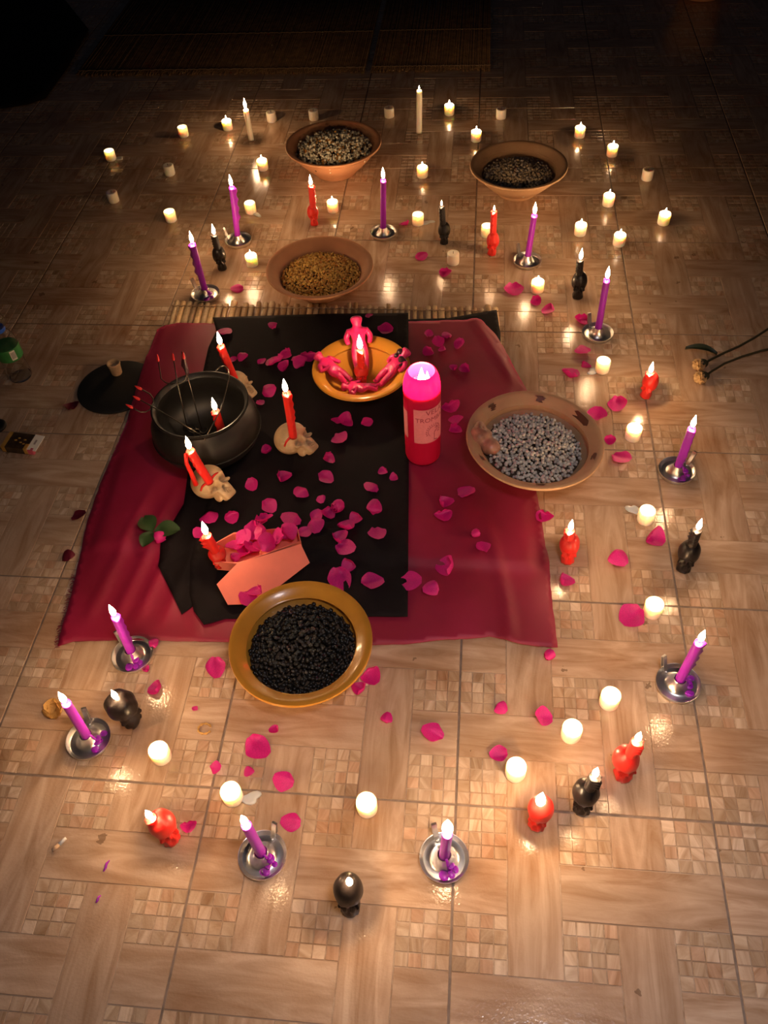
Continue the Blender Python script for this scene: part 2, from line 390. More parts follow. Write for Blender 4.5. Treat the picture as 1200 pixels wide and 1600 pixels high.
def red_z(x, y):
    h = mat_h(x, y) + .0022
    w = .0034 * (1 + math.sin(x * 31 + 2 * math.sin(y * 6))) * sm((1.25 - y) / .3) * .6
    w += .0060 * math.exp(-((x - .50 - .05 * math.sin(y * 5)) / .012) ** 2) * sm((.72 - y) / .1)       # long fold at the right
    w += .0075 * math.exp(-((x - .46 - (1.37 - y) * .42) / .012) ** 2) * sm((y - 1.08) / .08)           # fold to the right corner
    w += .0035 * math.exp(-((x + .10 + .18 * (y - .3)) / .016) ** 2) * sm((.6 - y) / .1)
    for k, xx in enumerate((-.33, -.27, -.22, -.16)):
        w += .0065 * math.exp(-((x - xx - .12 * (y - .5)) / .011) ** 2) * sm((.8 - y) / .2) * sm((y - .32) / .06)
    lx = math.hypot(x - LIDC.x, y - LIDC.y)
    return max(h, .0105 * sm((.16 - lx) / .035)) + w
def low_z(x, y): return red_z(x, y) + .0028
def topk_z(x, y): return red_z(x, y) + .0052
def under_z(x, y): return mat_h(x, y) + .0008
def surf(x, y):
    if in_poly(x, y, BLK_TOP): return topk_z(x, y) + .001
    if in_poly(x, y, BLK_LOW): return low_z(x, y) + .001
    if in_poly(x, y, RED_P): return red_z(x, y) + .001
    return 0.0
def surf_r(x, y, r): return max(surf(x + r * k * math.cos(a), y + r * k * math.sin(a)) for a in np.linspace(0, 6.28, 17) for k in (.5, 1)) + .0003
def on(u, v):
    z = .012
    for _ in range(3):
        p = g(u, v, z); z = surf(p.x, p.y)
    return g(u, v, z)
def cloth(name, P, zf, mat, label, cat, step=.011, thick=.0009, fray=0):
    Q = []
    for i in range(len(P)):
        a, b = V3((*P[i], 0)), V3((*P[(i + 1) % len(P)], 0)); n = max(1, int((b - a).length / step))
        for k in range(n):
            q = a.lerp(b, k / n); Q.append((q.x + rnd.uniform(-fray, fray), q.y + rnd.uniform(-fray, fray)))
    nb = len(Q); xs = [q[0] for q in Q]; ys = [q[1] for q in Q]; pts = [Vector(q) for q in Q]
    y = min(ys); row = 0
    while y < max(ys):
        x = min(xs) + (row % 2) * step / 2
        while x < max(xs):
            if in_poly(x, y, Q) and edge_d(x, y, P) > step * .55: pts.append(Vector((x, y)))
            x += step
        y += step * .87; row += 1
    ov, oe, of, *_ = delaunay_2d_cdt(pts, [(i, (i + 1) % nb) for i in range(nb)], [], 1, 1e-5)
    vs = [(p.x, p.y, zf(p.x, p.y)) for p in ov]
    me = pydata(name, vs, [list(f) for f in of], mat)
    bm = bmesh.new(); bm.from_mesh(me)
    for f in bm.faces:
        if f.normal.z < 0: f.normal_flip()
    bm.to_mesh(me); bm.free()
    o = ob(name, me); md = o.modifiers.new('thickness', 'SOLIDIFY'); md.thickness = thick; md.offset = 1
    return tag(o, label, cat)
cloth('altar_cloth', BLK_UNDER, under_z, M_CLOTHK, 'dark cloth strip showing between bamboo mat and burgundy cloth', 'cloth')
red = cloth('altar_cloth', RED_P, red_z, M_RED, 'burgundy satin cloth spread over the bamboo mat with frayed left edge', 'cloth', .012, fray=.0008)
cloth('altar_cloth', BLK_LOW, low_z, M_CLOTHK, 'lower black cloth under the cauldron, its corner poking out below the other', 'cloth')
cloth('altar_cloth', BLK_TOP, topk_z, M_CLOTHK, 'upper black rectangular cloth lying on the burgundy cloth', 'cloth')
bm = bmesh.new()
for k in range(70):                                                            # loose threads on the left hem
    t = k / 69; a = V3((*RED_P[33], 0)).lerp(V3((*RED_P[36], 0)), t); L_ = rnd.uniform(.005, .014)
    tube_into(bm, [a + V3((.004, 0, .003)), a + V3((-L_ * .5, rnd.uniform(-.003, .003), .0025)), a + V3((-L_, rnd.uniform(-.006, .004), .0012))], .0004, 4)
fr = ob('fringe', to_mesh('fringe', bm, M_RED), red); fr['kind'] = 'stuff'

# ------------------------------------------------------------------ flames
def flame_mesh():
    pr = [(0, 0), (.0022, .0012), (.0038, .004), (.0047, .008), (.0046, .012), (.0036, .017), (.0022, .022), (.0009, .027), (0, .030)]
    return lathe('flame', pr, M_FLAME, 14, 180)
def wick_mesh():
    return tube('wick', [(0, 0, 0), (.0003, 0, .004), (.0008, .0002, .008)], .0008, M_WICK, 6)
LIGHTS = {}
def flame(parent, loc, size=1.0, power=1.0, lean=None):
    """wick, flame and the light it gives"""
    loc = V3(loc)
    ob('wick', cached('wick', wick_mesh), parent, loc)
    size *= 1.3
    q = None if lean is None else V3(lean).to_track_quat('Z', 'Y')
    ob('flame', cached('flame', flame_mesh), parent, loc + V3((0, 0, .004)), q, size)
    key = round(power, 2)
    if key not in LIGHTS:
        l = bpy.data.lights.new('flame_light', 'POINT'); l.energy = PW * power; l.color = FLAME_RGB; l.shadow_soft_size = .005; LIGHTS[key] = l
    lo = bpy.data.objects.new('flame_light', LIGHTS[key]); COL.objects.link(lo); lo.parent = parent; lo.location = loc + V3((0, 0, .006 + .010 * size))

# ------------------------------------------------------------------ white votive candles
def votive_mesh(kind):
    R, H = .0188, .036
    if kind == 'lit': pr = [(R * .92, 0), (R * .97, .001), (R, .006), (R, H - .004), (R * .97, H - .001), (R * .9, H), (R * .82, H - .0012), (R * .70, H - .0065), (R * .4, H - .0085), (0, H - .009)]
    elif kind == 'deep': pr = [(R * .92, 0), (R * .97, .001), (R, .006), (R, H - .004), (R * .97, H - .001), (R * .93, H), (R * .86, H - .002), (R * .74, H - .012), (R * .4, H - .016), (0, H - .017)]
    else: pr = [(R * .92, 0), (R * .97, .001), (R, .005), (R, H - .004), (R * .96, H - .001), (R * .88, H), (R * .6, H - .0015), (R * .3, H - .0025), (0, H - .003)]
    return lathe('wax', pr, M_WAXW, 30, 60, wob=.006)
def spill_mesh(seed):
    r = random.Random(seed); vs = [(0, 0, .0032)]; n = 22
    ph = r.uniform(0, 6)
    for ring, (k, z) in enumerate(((.6, .0032), (.92, .0022), (1, 0))):
        for i in range(n):
            a = 2 * math.pi * i / n; rad = .014 * (1 + .25 * math.sin(2 * a + ph) + .16 * math.sin(3 * a + 2 * ph)) * k
            vs.append((rad * 1.35 * math.cos(a), rad * .8 * math.sin(a), z))
    fs = [(0, 1 + i, 1 + (i + 1) % n) for i in range(n)]
    for k in range(2):
        for i in range(n): fs.append((1 + k * n + i, 1 + (k + 1) * n + i, 1 + (k + 1) * n + (i + 1) % n, 1 + k * n + (i + 1) % n))
    fs.append(tuple(range(1 + 2 * n, 1 + 3 * n))[::-1])
    return pydata('wax_spill', vs, fs, M_WAXW)
def votive(u, v, kind, spill=None, power=.75, text=None):
    b = g(u, v, .018); b.z = 0
    lab = {'lit': ('lit white votive candle glowing on the tiled floor', 'lit votive candles'),
           'deep': ('low burning white votive candle with a tiny flame sunk in its hollow', 'nearly burnt out votive candles'),
           'out': ('unlit white votive candle standing on the tiled floor', 'unlit votive candles')}[kind]
    if spill: lab = ('white votive candle with a puddle of spilled wax at its foot' if kind != 'lit' else 'bright lit white votive candle with a streak of wax spilled beside it', 'votive candles with spilled wax')
    t = empty('votive_candle', b, text or lab[0], 'candle', lab[1], rnd.uniform(0, 6))
    ob('wax', cached('vot' + kind, lambda: votive_mesh(kind)), t)
    if kind == 'lit': flame(t, (0, 0, .0265), .62, power)
    elif kind == 'deep': flame(t, (0, 0, .0185), .36, .05)
    else: ob('wick', cached('wick', wick_mesh), t, (0, 0, .0325))
    if spill:
        p = g(*spill) - b; a = math.atan2(p.y, p.x)
        ob('wax_spill', cached('sp%d' % (int(u) % 4), lambda: spill_mesh(int(u) % 4)), t, t.rotation_euler.to_matrix().inverted() @ p, (0, 0, a - t.rotation_euler.z))
for u, v, tx in [(355, 195, 'beside the leaning white taper'), (410, 257, 'between the popcorn bowl and a purple taper'), (393, 406, 'between the corn bowl and the black skull candle'), (520, 322, 'beside the slender red skull candle'), (660, 268, 'standing alone between popcorn and brown bean bowls'), (702, 171, 'beside the dying white taper'), (744, 212, 'at the back of the brown bean bowl'), (906, 206, 'just beyond the rim of the brown bean bowl'), (957, 235, 'on the tile joint next to an unlit votive'), (951, 312, 'on the tile joint between brown bean bowl and purple taper'), (1038, 341, 'standing apart, outermost of the ring'), (907, 358, 'behind the long necked black skull candle'), (968, 374, 'on the tile joint beside the long necked black skull candle'), (840, 447, 'beside three petals and the long necked black skull candle'), (990, 676, 'beside petals near the white bean bowl'), (1021, 950, 'on the tile joint touching a big petal'), (953, 1092, 'in a row of three, the one by the purple taper'), (893, 1143, 'in the middle of a row of three'), (806, 1203, 'in a row of three, the one by the squat red candle'), (573, 1258, 'on the tile joint between two purple tapers'), (250, 1177, 'between the collapsed black candle and slumped red candle')]:
    votive(u, v, 'lit', text='lit white votive candle ' + tx)
votive(362, 1241, 'lit', (392, 1247))
for u, v, s, tx in [(172, 242, (186, 248), 'on a tile joint among unlit votives'), (391, 324, (400, 335), 'beside the tall purple taper'), (653, 342, (668, 348), 'beside a small petal and the slender black candle'), (942, 571, (928, 580), 'beside petals and the slumped red candle'), (1010, 805, (990, 797), 'between two petals and the tall black candle')]:
    votive(u, v, 'deep', s, text='dim white votive with spilled wax ' + tx)
for u, v, tx in [(266, 337, 'between an unlit votive and two purple tapers'), (286, 205, 'beside the lit votive of the leaning taper'), (761, 360, 'half hidden by the slender red skull candle')]: votive(u, v, 'deep', text='dim white votive with tiny flame ' + tx)
for u, v, tx in [(176, 307, 'alone on the outer tiles'), (264, 265, 'between two dim votives'), (424, 182, 'beside the leaning white taper'), (490, 179, 'right behind the popcorn bowl'), (608, 175, 'between the popcorn bowl and the dying white taper'), (783, 177, 'behind the brown bean bowl'), (1012, 272, 'next to the lit one on the tile joint'), (708, 403, 'in front of the slender black skull candle')]: votive(u, v, 'out', text='unlit white votive candle ' + tx)

# ------------------------------------------------------------------ tapers
def taper_mesh(mat, r, seed, drips=True):
    """unit height taper with wax runs"""
    rr = random.Random(seed); vs, fs = [], []; n, m_ = 20, 26
    runs = [(rr.uniform(-2.9, -.2), rr.uniform(.15, .5), rr.uniform(.9, 1.02), rr.uniform(.28, .5)) for _ in range(3 if drips else 0)]
    for i in range(m_ + 1):
        t = i / m_
        for k in range(n):
            a = 2 * math.pi * k / n; q = r * (1.0 - .06 * t)
            for (c, lo_, hi_, am) in runs:
                d = math.atan2(math.sin(a - c), math.cos(a - c))
                if t > lo_: q += r * am * math.exp(-(d / .33) ** 2) * sm((t - lo_) / .04) * (.75 + .35 * math.sin(t * 37 + c * 5)) * (1 if t < .97 else .4)
            if t > .97: q *= .9
            vs.append((q * math.cos(a), q * math.sin(a), t))
    for i in range(m_):
        for k in range(n): fs.append((i * n + k, i * n + (k + 1) % n, (i + 1) * n + (k + 1) % n, (i + 1) * n + k))
    fs.append(tuple(range(n))[::-1]); c = len(vs); vs.append((0, 0, .985))
    for k in range(n): fs.append((m_ * n + k, m_ * n + (k + 1) % n, c))
    return pydata('taper', vs, fs, mat)
def lean_q(d): return V3(d).to_track_quat('Z', 'Y')
def put_taper(t, base, top, mat, r, seed, key, drips=True):
    """base, top in the coordinates of t"""
    d = V3(top) - V3(base)
    ob('taper', cached((key, seed), lambda: taper_mesh(mat, r, seed, drips)), t, base, lean_q(d), (1, 1, d.length))

# ------------------------------------------------------------------ steel chamber holders with purple tapers
def holder_parts():
    R = .043
    dish = lathe('dish', [(R * .80, 0), (R * .93, .0008), (R * .985, .005), (R, .0105), (R * .995, .012), (R * .97, .0116), (R * .93, .0075), (R * .84, .0042), (R * .62, .0036), (R * .52, .006), (R * .38, .0145), (R * .30, .0225), (R * .285, .0265), (R * .27, .0272), (R * .25, .0262), (R * .24, .016), (0, .016)], M_STEEL, 48, 35)
    bm = bmesh.new(); w, th = .0046, .0011
    path = [(.0335, .0065), (.0375, .0135), (.041, .024), (.0445, .036), (.0478, .0425), (.0505, .0415), (.0492, .034), (.0462, .022), (.0432, .0125)]
    prev = None
    for i, (x, z) in enumerate(path):
        a, b = path[max(0, i - 1)], path[min(len(path) - 1, i + 1)]
        nx, nz = -(b[1] - a[1]), b[0] - a[0]; l = math.hypot(nx, nz); nx, nz = nx / l * th, nz / l * th
        ring = [bm.verts.new(p) for p in ((x, -w, z), (x, w, z), (x + nx, w, z + nz), (x + nx, -w, z + nz))]
        if prev:
            for k in range(4): bm.faces.new((prev[k], prev[(k + 1) % 4], ring[(k + 1) % 4], ring[k]))
        else: bm.faces.new(ring)
        prev = ring
    bm.faces.new(prev[::-1])
    handle = to_mesh('handle', bm, M_STEEL, False)
    rivet = lathe('rivet', [(.0028, 0), (.0028, .001), (.0018, .002), (0, .0024)], M_STEEL, 12)
    return dish, handle, rivet
DISH, HANDLE, RIVET = holder_parts()
def drip_mesh(seed):
    r = random.Random(seed); bm = bmesh.new()
    for k in range(6):
        a = r.uniform(-.7, .7); d = r.uniform(.013, .030); s = r.uniform(.0035, .0065)
        z = .0045 + .5 * s + max(0, (.022 - d)) * 1.4
        mt = Matrix.Translation((d * math.cos(a), d * math.sin(a), z)) @ Matrix.Diagonal((s * 1.5, s * 1.3, s * .4, 1))
        bmesh.ops.create_icosphere(bm, subdivisions=2, radius=1, matrix=mt)
    tube_into(bm, [(.0085, 0, .03), (.0115, .001, .024), (.0145, .001, .014), (.019, .002, .006)], [.002, .003, .003, .0045], 8)
    return to_mesh('wax_drip', bm, M_WAXP)
# base centre px, candle top px, handle px (or None), label
PUR = [((372, 374), (362, 292), (352, 366), 'tall purple taper behind the black skull candle by the corn bowl'),
       ((599, 362), (599, 281), (600, 350), 'straight purple taper between the corn bowl and popcorn bowl'),
       ((824, 406), (835, 336), (815, 395), 'purple taper beside the slender red skull candle'),
       ((934, 519), (948, 437), (925, 505), 'purple taper with a petal against its holder'),
       ((1058, 734), (1081, 669), (1083, 716), 'purple taper below the dried roses'),
       ((1060, 1067), (1093, 1003), (1036, 1036), 'purple taper with a long wax run beside a big petal'),
       ((694, 1340), (699, 1302), (680, 1300), 'short purple taper with a tall flame'),
       ((410, 1336), (384, 1288), (426, 1303), 'purple taper next to the votive with a wax streak'),
       ((138, 1154), (103, 1098), (136, 1118), 'purple taper beside the dried yellow flower'),
       ((207, 1022), (180, 963), (186, 996), 'purple taper against the frayed burgundy cloth'),
       ((321, 458), (301, 381), (304, 446), 'tall purple taper at the corner of the bamboo mat')]
for i, (bp_, tp, hp, lab) in enumerate(PUR):
    b = g(bp_[0], bp_[1], .01); b.z = 0
    h = g(hp[0], hp[1], .02) - b; a = math.atan2(h.y, h.x)
    t = empty('candle_holder', b, 'steel holder of the ' + lab, 'candle holder', 'steel candle holders', a)
    ob('dish', DISH, t); hd = ob('handle', HANDLE, t); ob('rivet', RIVET, hd, (.0325, 0, .0055))
    bb = b + V3((0, 0, .0165)); tt = top_of(bb, *tp)
    c = empty('purple_candle', bb, lab, 'candle', 'purple tapers in steel holders')
    put_taper(c, (0, 0, 0), tt - bb, M_WAXP, .0093, i % 5, 'purple', i > 3 or i == 0)
    flame(c, tt - bb, .95 if i != 6 else 1.5, 1.0)
    if 3 < i < 11: ob('wax_drip', cached('drip%d' % (i % 3), lambda: drip_mesh(i % 3)), c, (0, 0, -.0165), (0, 0, -1.2 + .5 * (i % 3)))

# two plain white tapers
for bp_, tp, lit, lab in [((393, 219), (384, 171), 1, 'tall lit white taper leaning on the floor near the popcorn bowl'), ((655, 208), (655, 141), 0, 'tall white taper with a dying flame standing between the bowls')]:
    b = g(*bp_); tt = top_of(b, *tp); c = empty('white_candle', b, lab, 'candle', None)
    put_taper(c, (0, 0, 0), tt - b, M_WAXW, .0105, 9, 'white', False)
    flame(c, tt - b, .95 if lit else .35, 1.0 if lit else .12)

# ------------------------------------------------------------------ skull shapes
def smin(a, b, k):
    h = np.clip(.5 + .5 * (b - a) / k, 0, 1); return b + (a - b) * h - k * h * (1 - h)
def smax(a, b, k): return -smin(-a, -b, k)
def ell(p, c, r):
    q = (p - np.array(c)) / np.array(r); l = np.linalg.norm(q, axis=1); return (l - 1) * min(r)
def rbox(p, c, h, r):
    q = np.abs(p - np.array(c)) - (np.array(h) - r)
    return np.linalg.norm(np.maximum(q, 0), axis=1) + np.minimum(q.max(axis=1), 0) - r
def sdf_skull(p, soft=1.0):
    """faces +y, up +z"""
    d = ell(p, (0, -.12, .28), (.74, .95, .74))
    d = smin(d, ell(p, (0, .18, .34), (.60, .62, .52)), .1)
    d = smin(d, rbox(p, (0, .56, -.28), (.33, .28, .34), .16), .10)
    d = smin(d, rbox(p, (0, .60, -.64), (.29, .27, .22), .12), .06)
    for s in (-1, 1):
        d = smin(d, ell(p, (s * .44, .60, -.16), (.13, .20, .09)), .06)
        d = smin(d, ell(p, (s * .25, .74, .21), (.22, .13, .08)), .07)
        d = smin(d, ell(p, (s * .36, .28, -.52), (.07, .28, .22)), .05)
    if soft > .2:
        for s in (-1, 1):
            d = smax(d, -ell(p, (s * .265, .92, -.02), (.225, .58, .215)), .03)
            d = smax(d, -ell(p, (s * .70, .46, .06), (.14, .26, .20)), .06)
            d = smax(d, -ell(p, (s * .56, .42, -.40), (.16, .26, .17)), .05)
        d = smax(d, -ell(p, (0, 1.0, -.33), (.11, .50, .14)), .02)
    return d
def sculpt(name, sdf, mat, sub=5, origin=(0, .2, 0), scale=1.0, squash=(1, 1, 1), post=None, rmax=1.9):
    bm = bmesh.new(); bmesh.ops.create_icosphere(bm, subdivisions=sub, radius=1)
    D = np.array([v.co[:] for v in bm.verts]); O = np.array(origin); t = np.full(len(D), rmax)
    for _ in range(90):
        d = sdf(O + D * t[:, None]); t -= np.clip(d * .7, -.02, .2); t = np.maximum(t, .05)
    P = O + D * t[:, None]
    if post is not None: P = post(P)
    P = P * np.array(squash) * scale
    for v, p in zip(bm.verts, P): v.co = p
    bmesh.ops.smooth_vert(bm, verts=bm.verts, factor=.15, use_axis_x=True, use_axis_y=True, use_axis_z=True)
    return to_mesh(name, bm, mat)
def zmin(me): return min(v.co.z for v in me.vertices)

# skull shaped red and black candles: skull body, waxy neck above it
def melt_post(seed, amp):
    def f(P):
        r = np.random.RandomState(seed); n = np.zeros(len(P))
        for k in range(7):
            w = r.normal(size=3) * 4.2; n += np.sin(P @ w + r.uniform(0, 6)) * .4
        c = np.array((0, .1, 0)); q = P - c
        return c + q * (1 + amp * n[:, None] / 2)
    return f
def skull_candle_mesh(seed, mat, soft):
    return sculpt('skull_body', lambda p: smin(sdf_skull(p, soft), smin(rbox(p, (0, .22, -.74), (.50, .46, .13), .1), ell(p, (0, .22, -.55), (.36, .36, .3)), .15), .10), mat, 4, (0, .15, -.05), .031, (1.0, .82, 1.0), melt_post(seed, .035 if soft > .5 else .15))
def skull_candle(col, bp_, tp, face, lab, seed, size=1.0, soft=1.0, neck=True, power=.9, fl=1.0, z0=None, wide=1.0, stretch=1.4):
    mat = M_WAXR if col == 'red' else M_WAXK
    b = g(*bp_) if z0 is None else g(bp_[0], bp_[1], z0)
    me = cached(('skc', col, seed, soft), lambda: skull_candle_mesh(seed, mat, soft)); zm = zmin(me) * size * stretch; zt = max(v.co.z for v in me.vertices) * size * stretch
    t = empty(col + '_skull_candle', b, lab, 'candle', col + ' skull candles')
    ob('skull_body', me, t, (0, 0, -zm), (0, 0, face), (size * wide, size * wide, size * stretch))
    tt = top_of(b, *tp) - b; ztop = zt - zm
    if neck and tt.z > ztop - .004:
        s0 = V3((0, 0, ztop - .014)); s0.x += tt.x * (s0.z / tt.z); s0.y += tt.y * (s0.z / tt.z)
        put_taper(t, s0, tt, mat, .0100, 20 + seed % 4, 'neck' + col); f0 = tt
    else: f0 = V3((tt.x * .6, tt.y * .6, ztop - .003))
    flame(t, f0 - V3((0, 0, .002)), .9 * fl, power)
FR = math.pi   # face towards the photographer (-y)
skull_candle('red', (491, 350), (486, 290), FR + .3, 'slender red skull candle between the popcorn and corn bowls', 1, .82)
skull_candle('red', (769, 396), (772, 330), FR - .2, 'slender red skull candle with a small flame in front of a votive', 2, .86, power=.45, fl=.5)
skull_candle('red', (1010, 618), (1016, 583), FR - .6, 'melted red skull candle beside the dried roses, leaning wax slumped aside', 3, .88, .6)
skull_candle('red', (886, 873), (891, 829), FR, 'red skull candle with round head near the edge of the burgundy cloth', 4, .95)
skull_candle('red', (971, 1207), (995, 1158), FR + .2, 'glossy red skull candle leaning beside the black skull candle', 5, 1.02)
skull_candle('red', (840, 1283), (843, 1248), FR - .3, 'squat red skull candle with a large flame burnt down to the head', 6, .98, .6, False, fl=1.5, power=1.2)
skull_candle('red', (266, 1306), (236, 1278), FR + .7, 'slumped red skull candle with a petal beside it', 7, 1.05, .6)
skull_candle('black', (347, 419), (335, 367), FR + .4, 'black skull candle standing beside the tall purple taper and corn bowl', 1, .92)
skull_candle('black', (694, 379), (690, 322), FR, 'slender black skull candle with tiny flame beside unlit votive', 2, .84, power=.4, fl=.5)
skull_candle('black', (902, 463), (907, 406), FR, 'black skull candle with long neck above the red petals', 3, .98, .6)
skull_candle('black', (1068, 886), (1090, 828), FR - .3, 'tall black skull candle on the tile joint beside the dim votive', 4, 1.0)
skull_candle('black', (909, 1258), (929, 1213), FR - .2, 'glossy black skull candle between two red skull candles', 5, 1.02)
skull_candle('black', (549, 1412), (546, 1362), FR, 'burnt down black skull candle with bare teeth, alone in front', 6, 1.06, 1.0, False, stretch=1.75)
skull_candle('black', (203, 1122), (177, 1085), FR + .9, 'collapsed lumpy black skull candle beside a purple taper', 7, 1.3, .1, False, power=.8, stretch=1.05)

# ------------------------------------------------------------------ resin skulls with red tapers
def teeth_mesh():
    bm = bmesh.new()
    for row, (z, n, r) in enumerate(((-.50, 9, .30), (-.60, 9, .285))):
        for k in range(n):
            a = math.radians(-68 + 136 * k / (n - 1))
            x, y = r * math.sin(a) * 1.05, .60 + r * math.cos(a) * .98
            m_ = Matrix.Translation((x, y, z)) @ Matrix.Rotation(-a, 4, 'Z') @ Matrix.Diagonal((.036, .030, .052, 1))
            bmesh.ops.create_icosphere(bm, subdivisions=2, radius=1, matrix=m_)
    for v in bm.verts: v.co = v.co * .047
    return to_mesh('teeth', bm, M_BONE)
SKULL = sculpt('cranium', sdf_skull, M_BONE, 5, (0, .22, -.02), .047)
TEETH = teeth_mesh()
def resin_skull(c_px, zc, yaw, pitch, lab, tapers, size=1.0, base_z=.018):
    b = g(*c_px, zc)
    q = Matrix.Rotation(yaw, 3, 'Z') @ Matrix.Rotation(pitch, 3, 'X')
    zm = min((q @ v.co).z for v in SKULL.vertices) * size
    zs = surf_r(b.x, b.y, .04); b.z = zs
    t = empty('skull', b, lab, 'skull', 'bone coloured skulls')
    cr = ob('cranium', SKULL, t, (0, 0, -zm), q.to_quaternion(), size); ob('teeth', TEETH, cr)
    for (bx, by, tx, ty, lab2, main) in tapers:
        # foot of the taper on the top of the skull: first hit going down
        best = None
        for z in np.arange(.095, .02, -.001):
            p = g(bx, by, zs + z); l = q.inverted() @ (V3((p.x, p.y, p.z)) - b - V3((0, 0, -zm))) / size / .047
            if sdf_skull(np.array([l[:]]))[0] < .02: best = p; break
        if best is None: best = b + V3((0, 0, .07))
        best.z -= .004
        tt = top_of(best, tx, ty)
        c = empty('red_candle', best, lab2, 'candle')
        put_taper(c, (0, 0, 0), tt - best, M_WAXR, .0098, 30 + int(bx) % 3, 'redt')
        flame(c, tt - best, 1.0, 1.0)
        dr = bmesh.new()
        for k in range(3):
            a = rnd.uniform(0, 6.28); pts = []; rads = []
            for s in range(5):
                l0 = q.inverted() @ (best + V3((math.cos(a), math.sin(a), 0)) * (.008 + s * .0055) - b - V3((0, 0, -zm))) / size / .047
                zz = 1.2 * 1.0; pw_ = None
                for zq in np.arange(.1, -.01, -.001):
                    pp = best + V3((math.cos(a), math.sin(a), 0)) * (.008 + s * .0055); pp.z = zs + zq
                    l = q.inverted() @ (pp - b - V3((0, 0, -zm))) / size / .047
                    if sdf_skull(np.array([l[:]]))[0] < .0: pw_ = pp; break
                if pw_ is None: break
                pts.append(pw_ - best); rads.append(.0032 - s * .0003)
            if len(pts) > 2: tube_into(dr, pts, rads, 8)
        if len(dr.verts): ob('wax_drip', to_mesh('wax_drip', dr, M_WAXR), c)
        else: dr.free()
        if main:      # the second wax run standing free beside the taper
            d = bmesh.new(); s0 = top_of(best, tx - 7, ty + 6) - best; s1 = best.copy(); e = g(306, 757, best.z) - best
            tube_into(d, [s0 * .985, s0 * .7 + e * .34 + V3((-.004, 0, 0)), s0 * .4 + e * .66, e], [.004, .005, .0052, .0065], 8)
            ob('wax_run', to_mesh('wax_run', d, M_WAXR), c)
YAW = -math.pi / 2 - .12   # faces right and a little towards the photographer
resin_skull((464, 700), .04, YAW - .35, .85, 'bone coloured skull carrying one red taper, beside the pink jar candle', [(458, 681, 447, 614, 'thin red taper burning on the skull beside the pink jar candle', 0)], 1.10)
resin_skull((337, 771), .04, YAW - .40, .85, 'bone coloured skull smeared with red wax in front of the cauldron', [(327, 752, 297, 703, 'red taper with a second wax run, on the skull in front of the cauldron', 1)], 1.12)
resin_skull((374, 610), .05, YAW - .4, .8, 'bone coloured skull half hidden behind the cauldron', [(366, 590, 345, 540, 'red taper burning behind the cauldron rim on a hidden skull', 0)], 1.0)

# ------------------------------------------------------------------ bowls and what they hold
def bowl(name, c, R, H, foot, mat, label, thick=.011, lip=.018, rings=True, group=None):
    k = R - .004
    prof = [(0, 0), (foot * .96, 0), (foot, .003), (foot * 1.02, .010), (foot + (R - foot) * .30, H * .30), (foot + (R - foot) * .62, H * .60), (R - .022, H * .86), (R - .006, H - .012), (R, H - .006), (R - .001, H - .001), (R - .006, H), (R - .014, H - .003), (R - .024, H * .86)]
    if rings: prof += [(R - .030, H * .80), (R - .0315, H * .785), (R - .033, H * .775)]
    prof += [(foot + (R - foot) * .55, H * .58), (foot + (R - foot) * .22, H * .33), (foot * .8, H * .22), (foot * .4, H * .19), (0, H * .18)]
    t = ob(name, lathe(name, prof, mat, 64, 40, wob=.002), None, c); return tag(t, label, 'bowl', group)
def inner_r(R, H, foot, z):
    pts = [(foot * .8, H * .22), (foot + (R - foot) * .22, H * .33), (foot + (R - foot) * .55, H * .58), (R - .024, H * .86)]
    for (r0, z0), (r1, z1) in zip(pts, pts[1:]):
        if z <= z1: return r0 + (r1 - r0) * (z - z0) / (z1 - z0)
    return R - .02
def unit_ico(sub):
    bm = bmesh.new(); bmesh.ops.create_icosphere(bm, subdivisions=sub, radius=1)
    v = np.array([q.co[:] for q in bm.verts]); f = np.array([[w.index for w in q.verts] for q in bm.faces]); bm.free(); return v, f
def rand_rot(rs):
    q = rs.normal(size=4); q /= np.linalg.norm(q); w, x, y, z = q
    return np.array([[1 - 2 * (y * y + z * z), 2 * (x * y - z * w), 2 * (x * z + y * w)], [2 * (x * y + z * w), 1 - 2 * (x * x + z * z), 2 * (y * z - x * w)], [2 * (x * z - y * w), 2 * (y * z + x * w), 1 - 2 * (x * x + y * y)]])
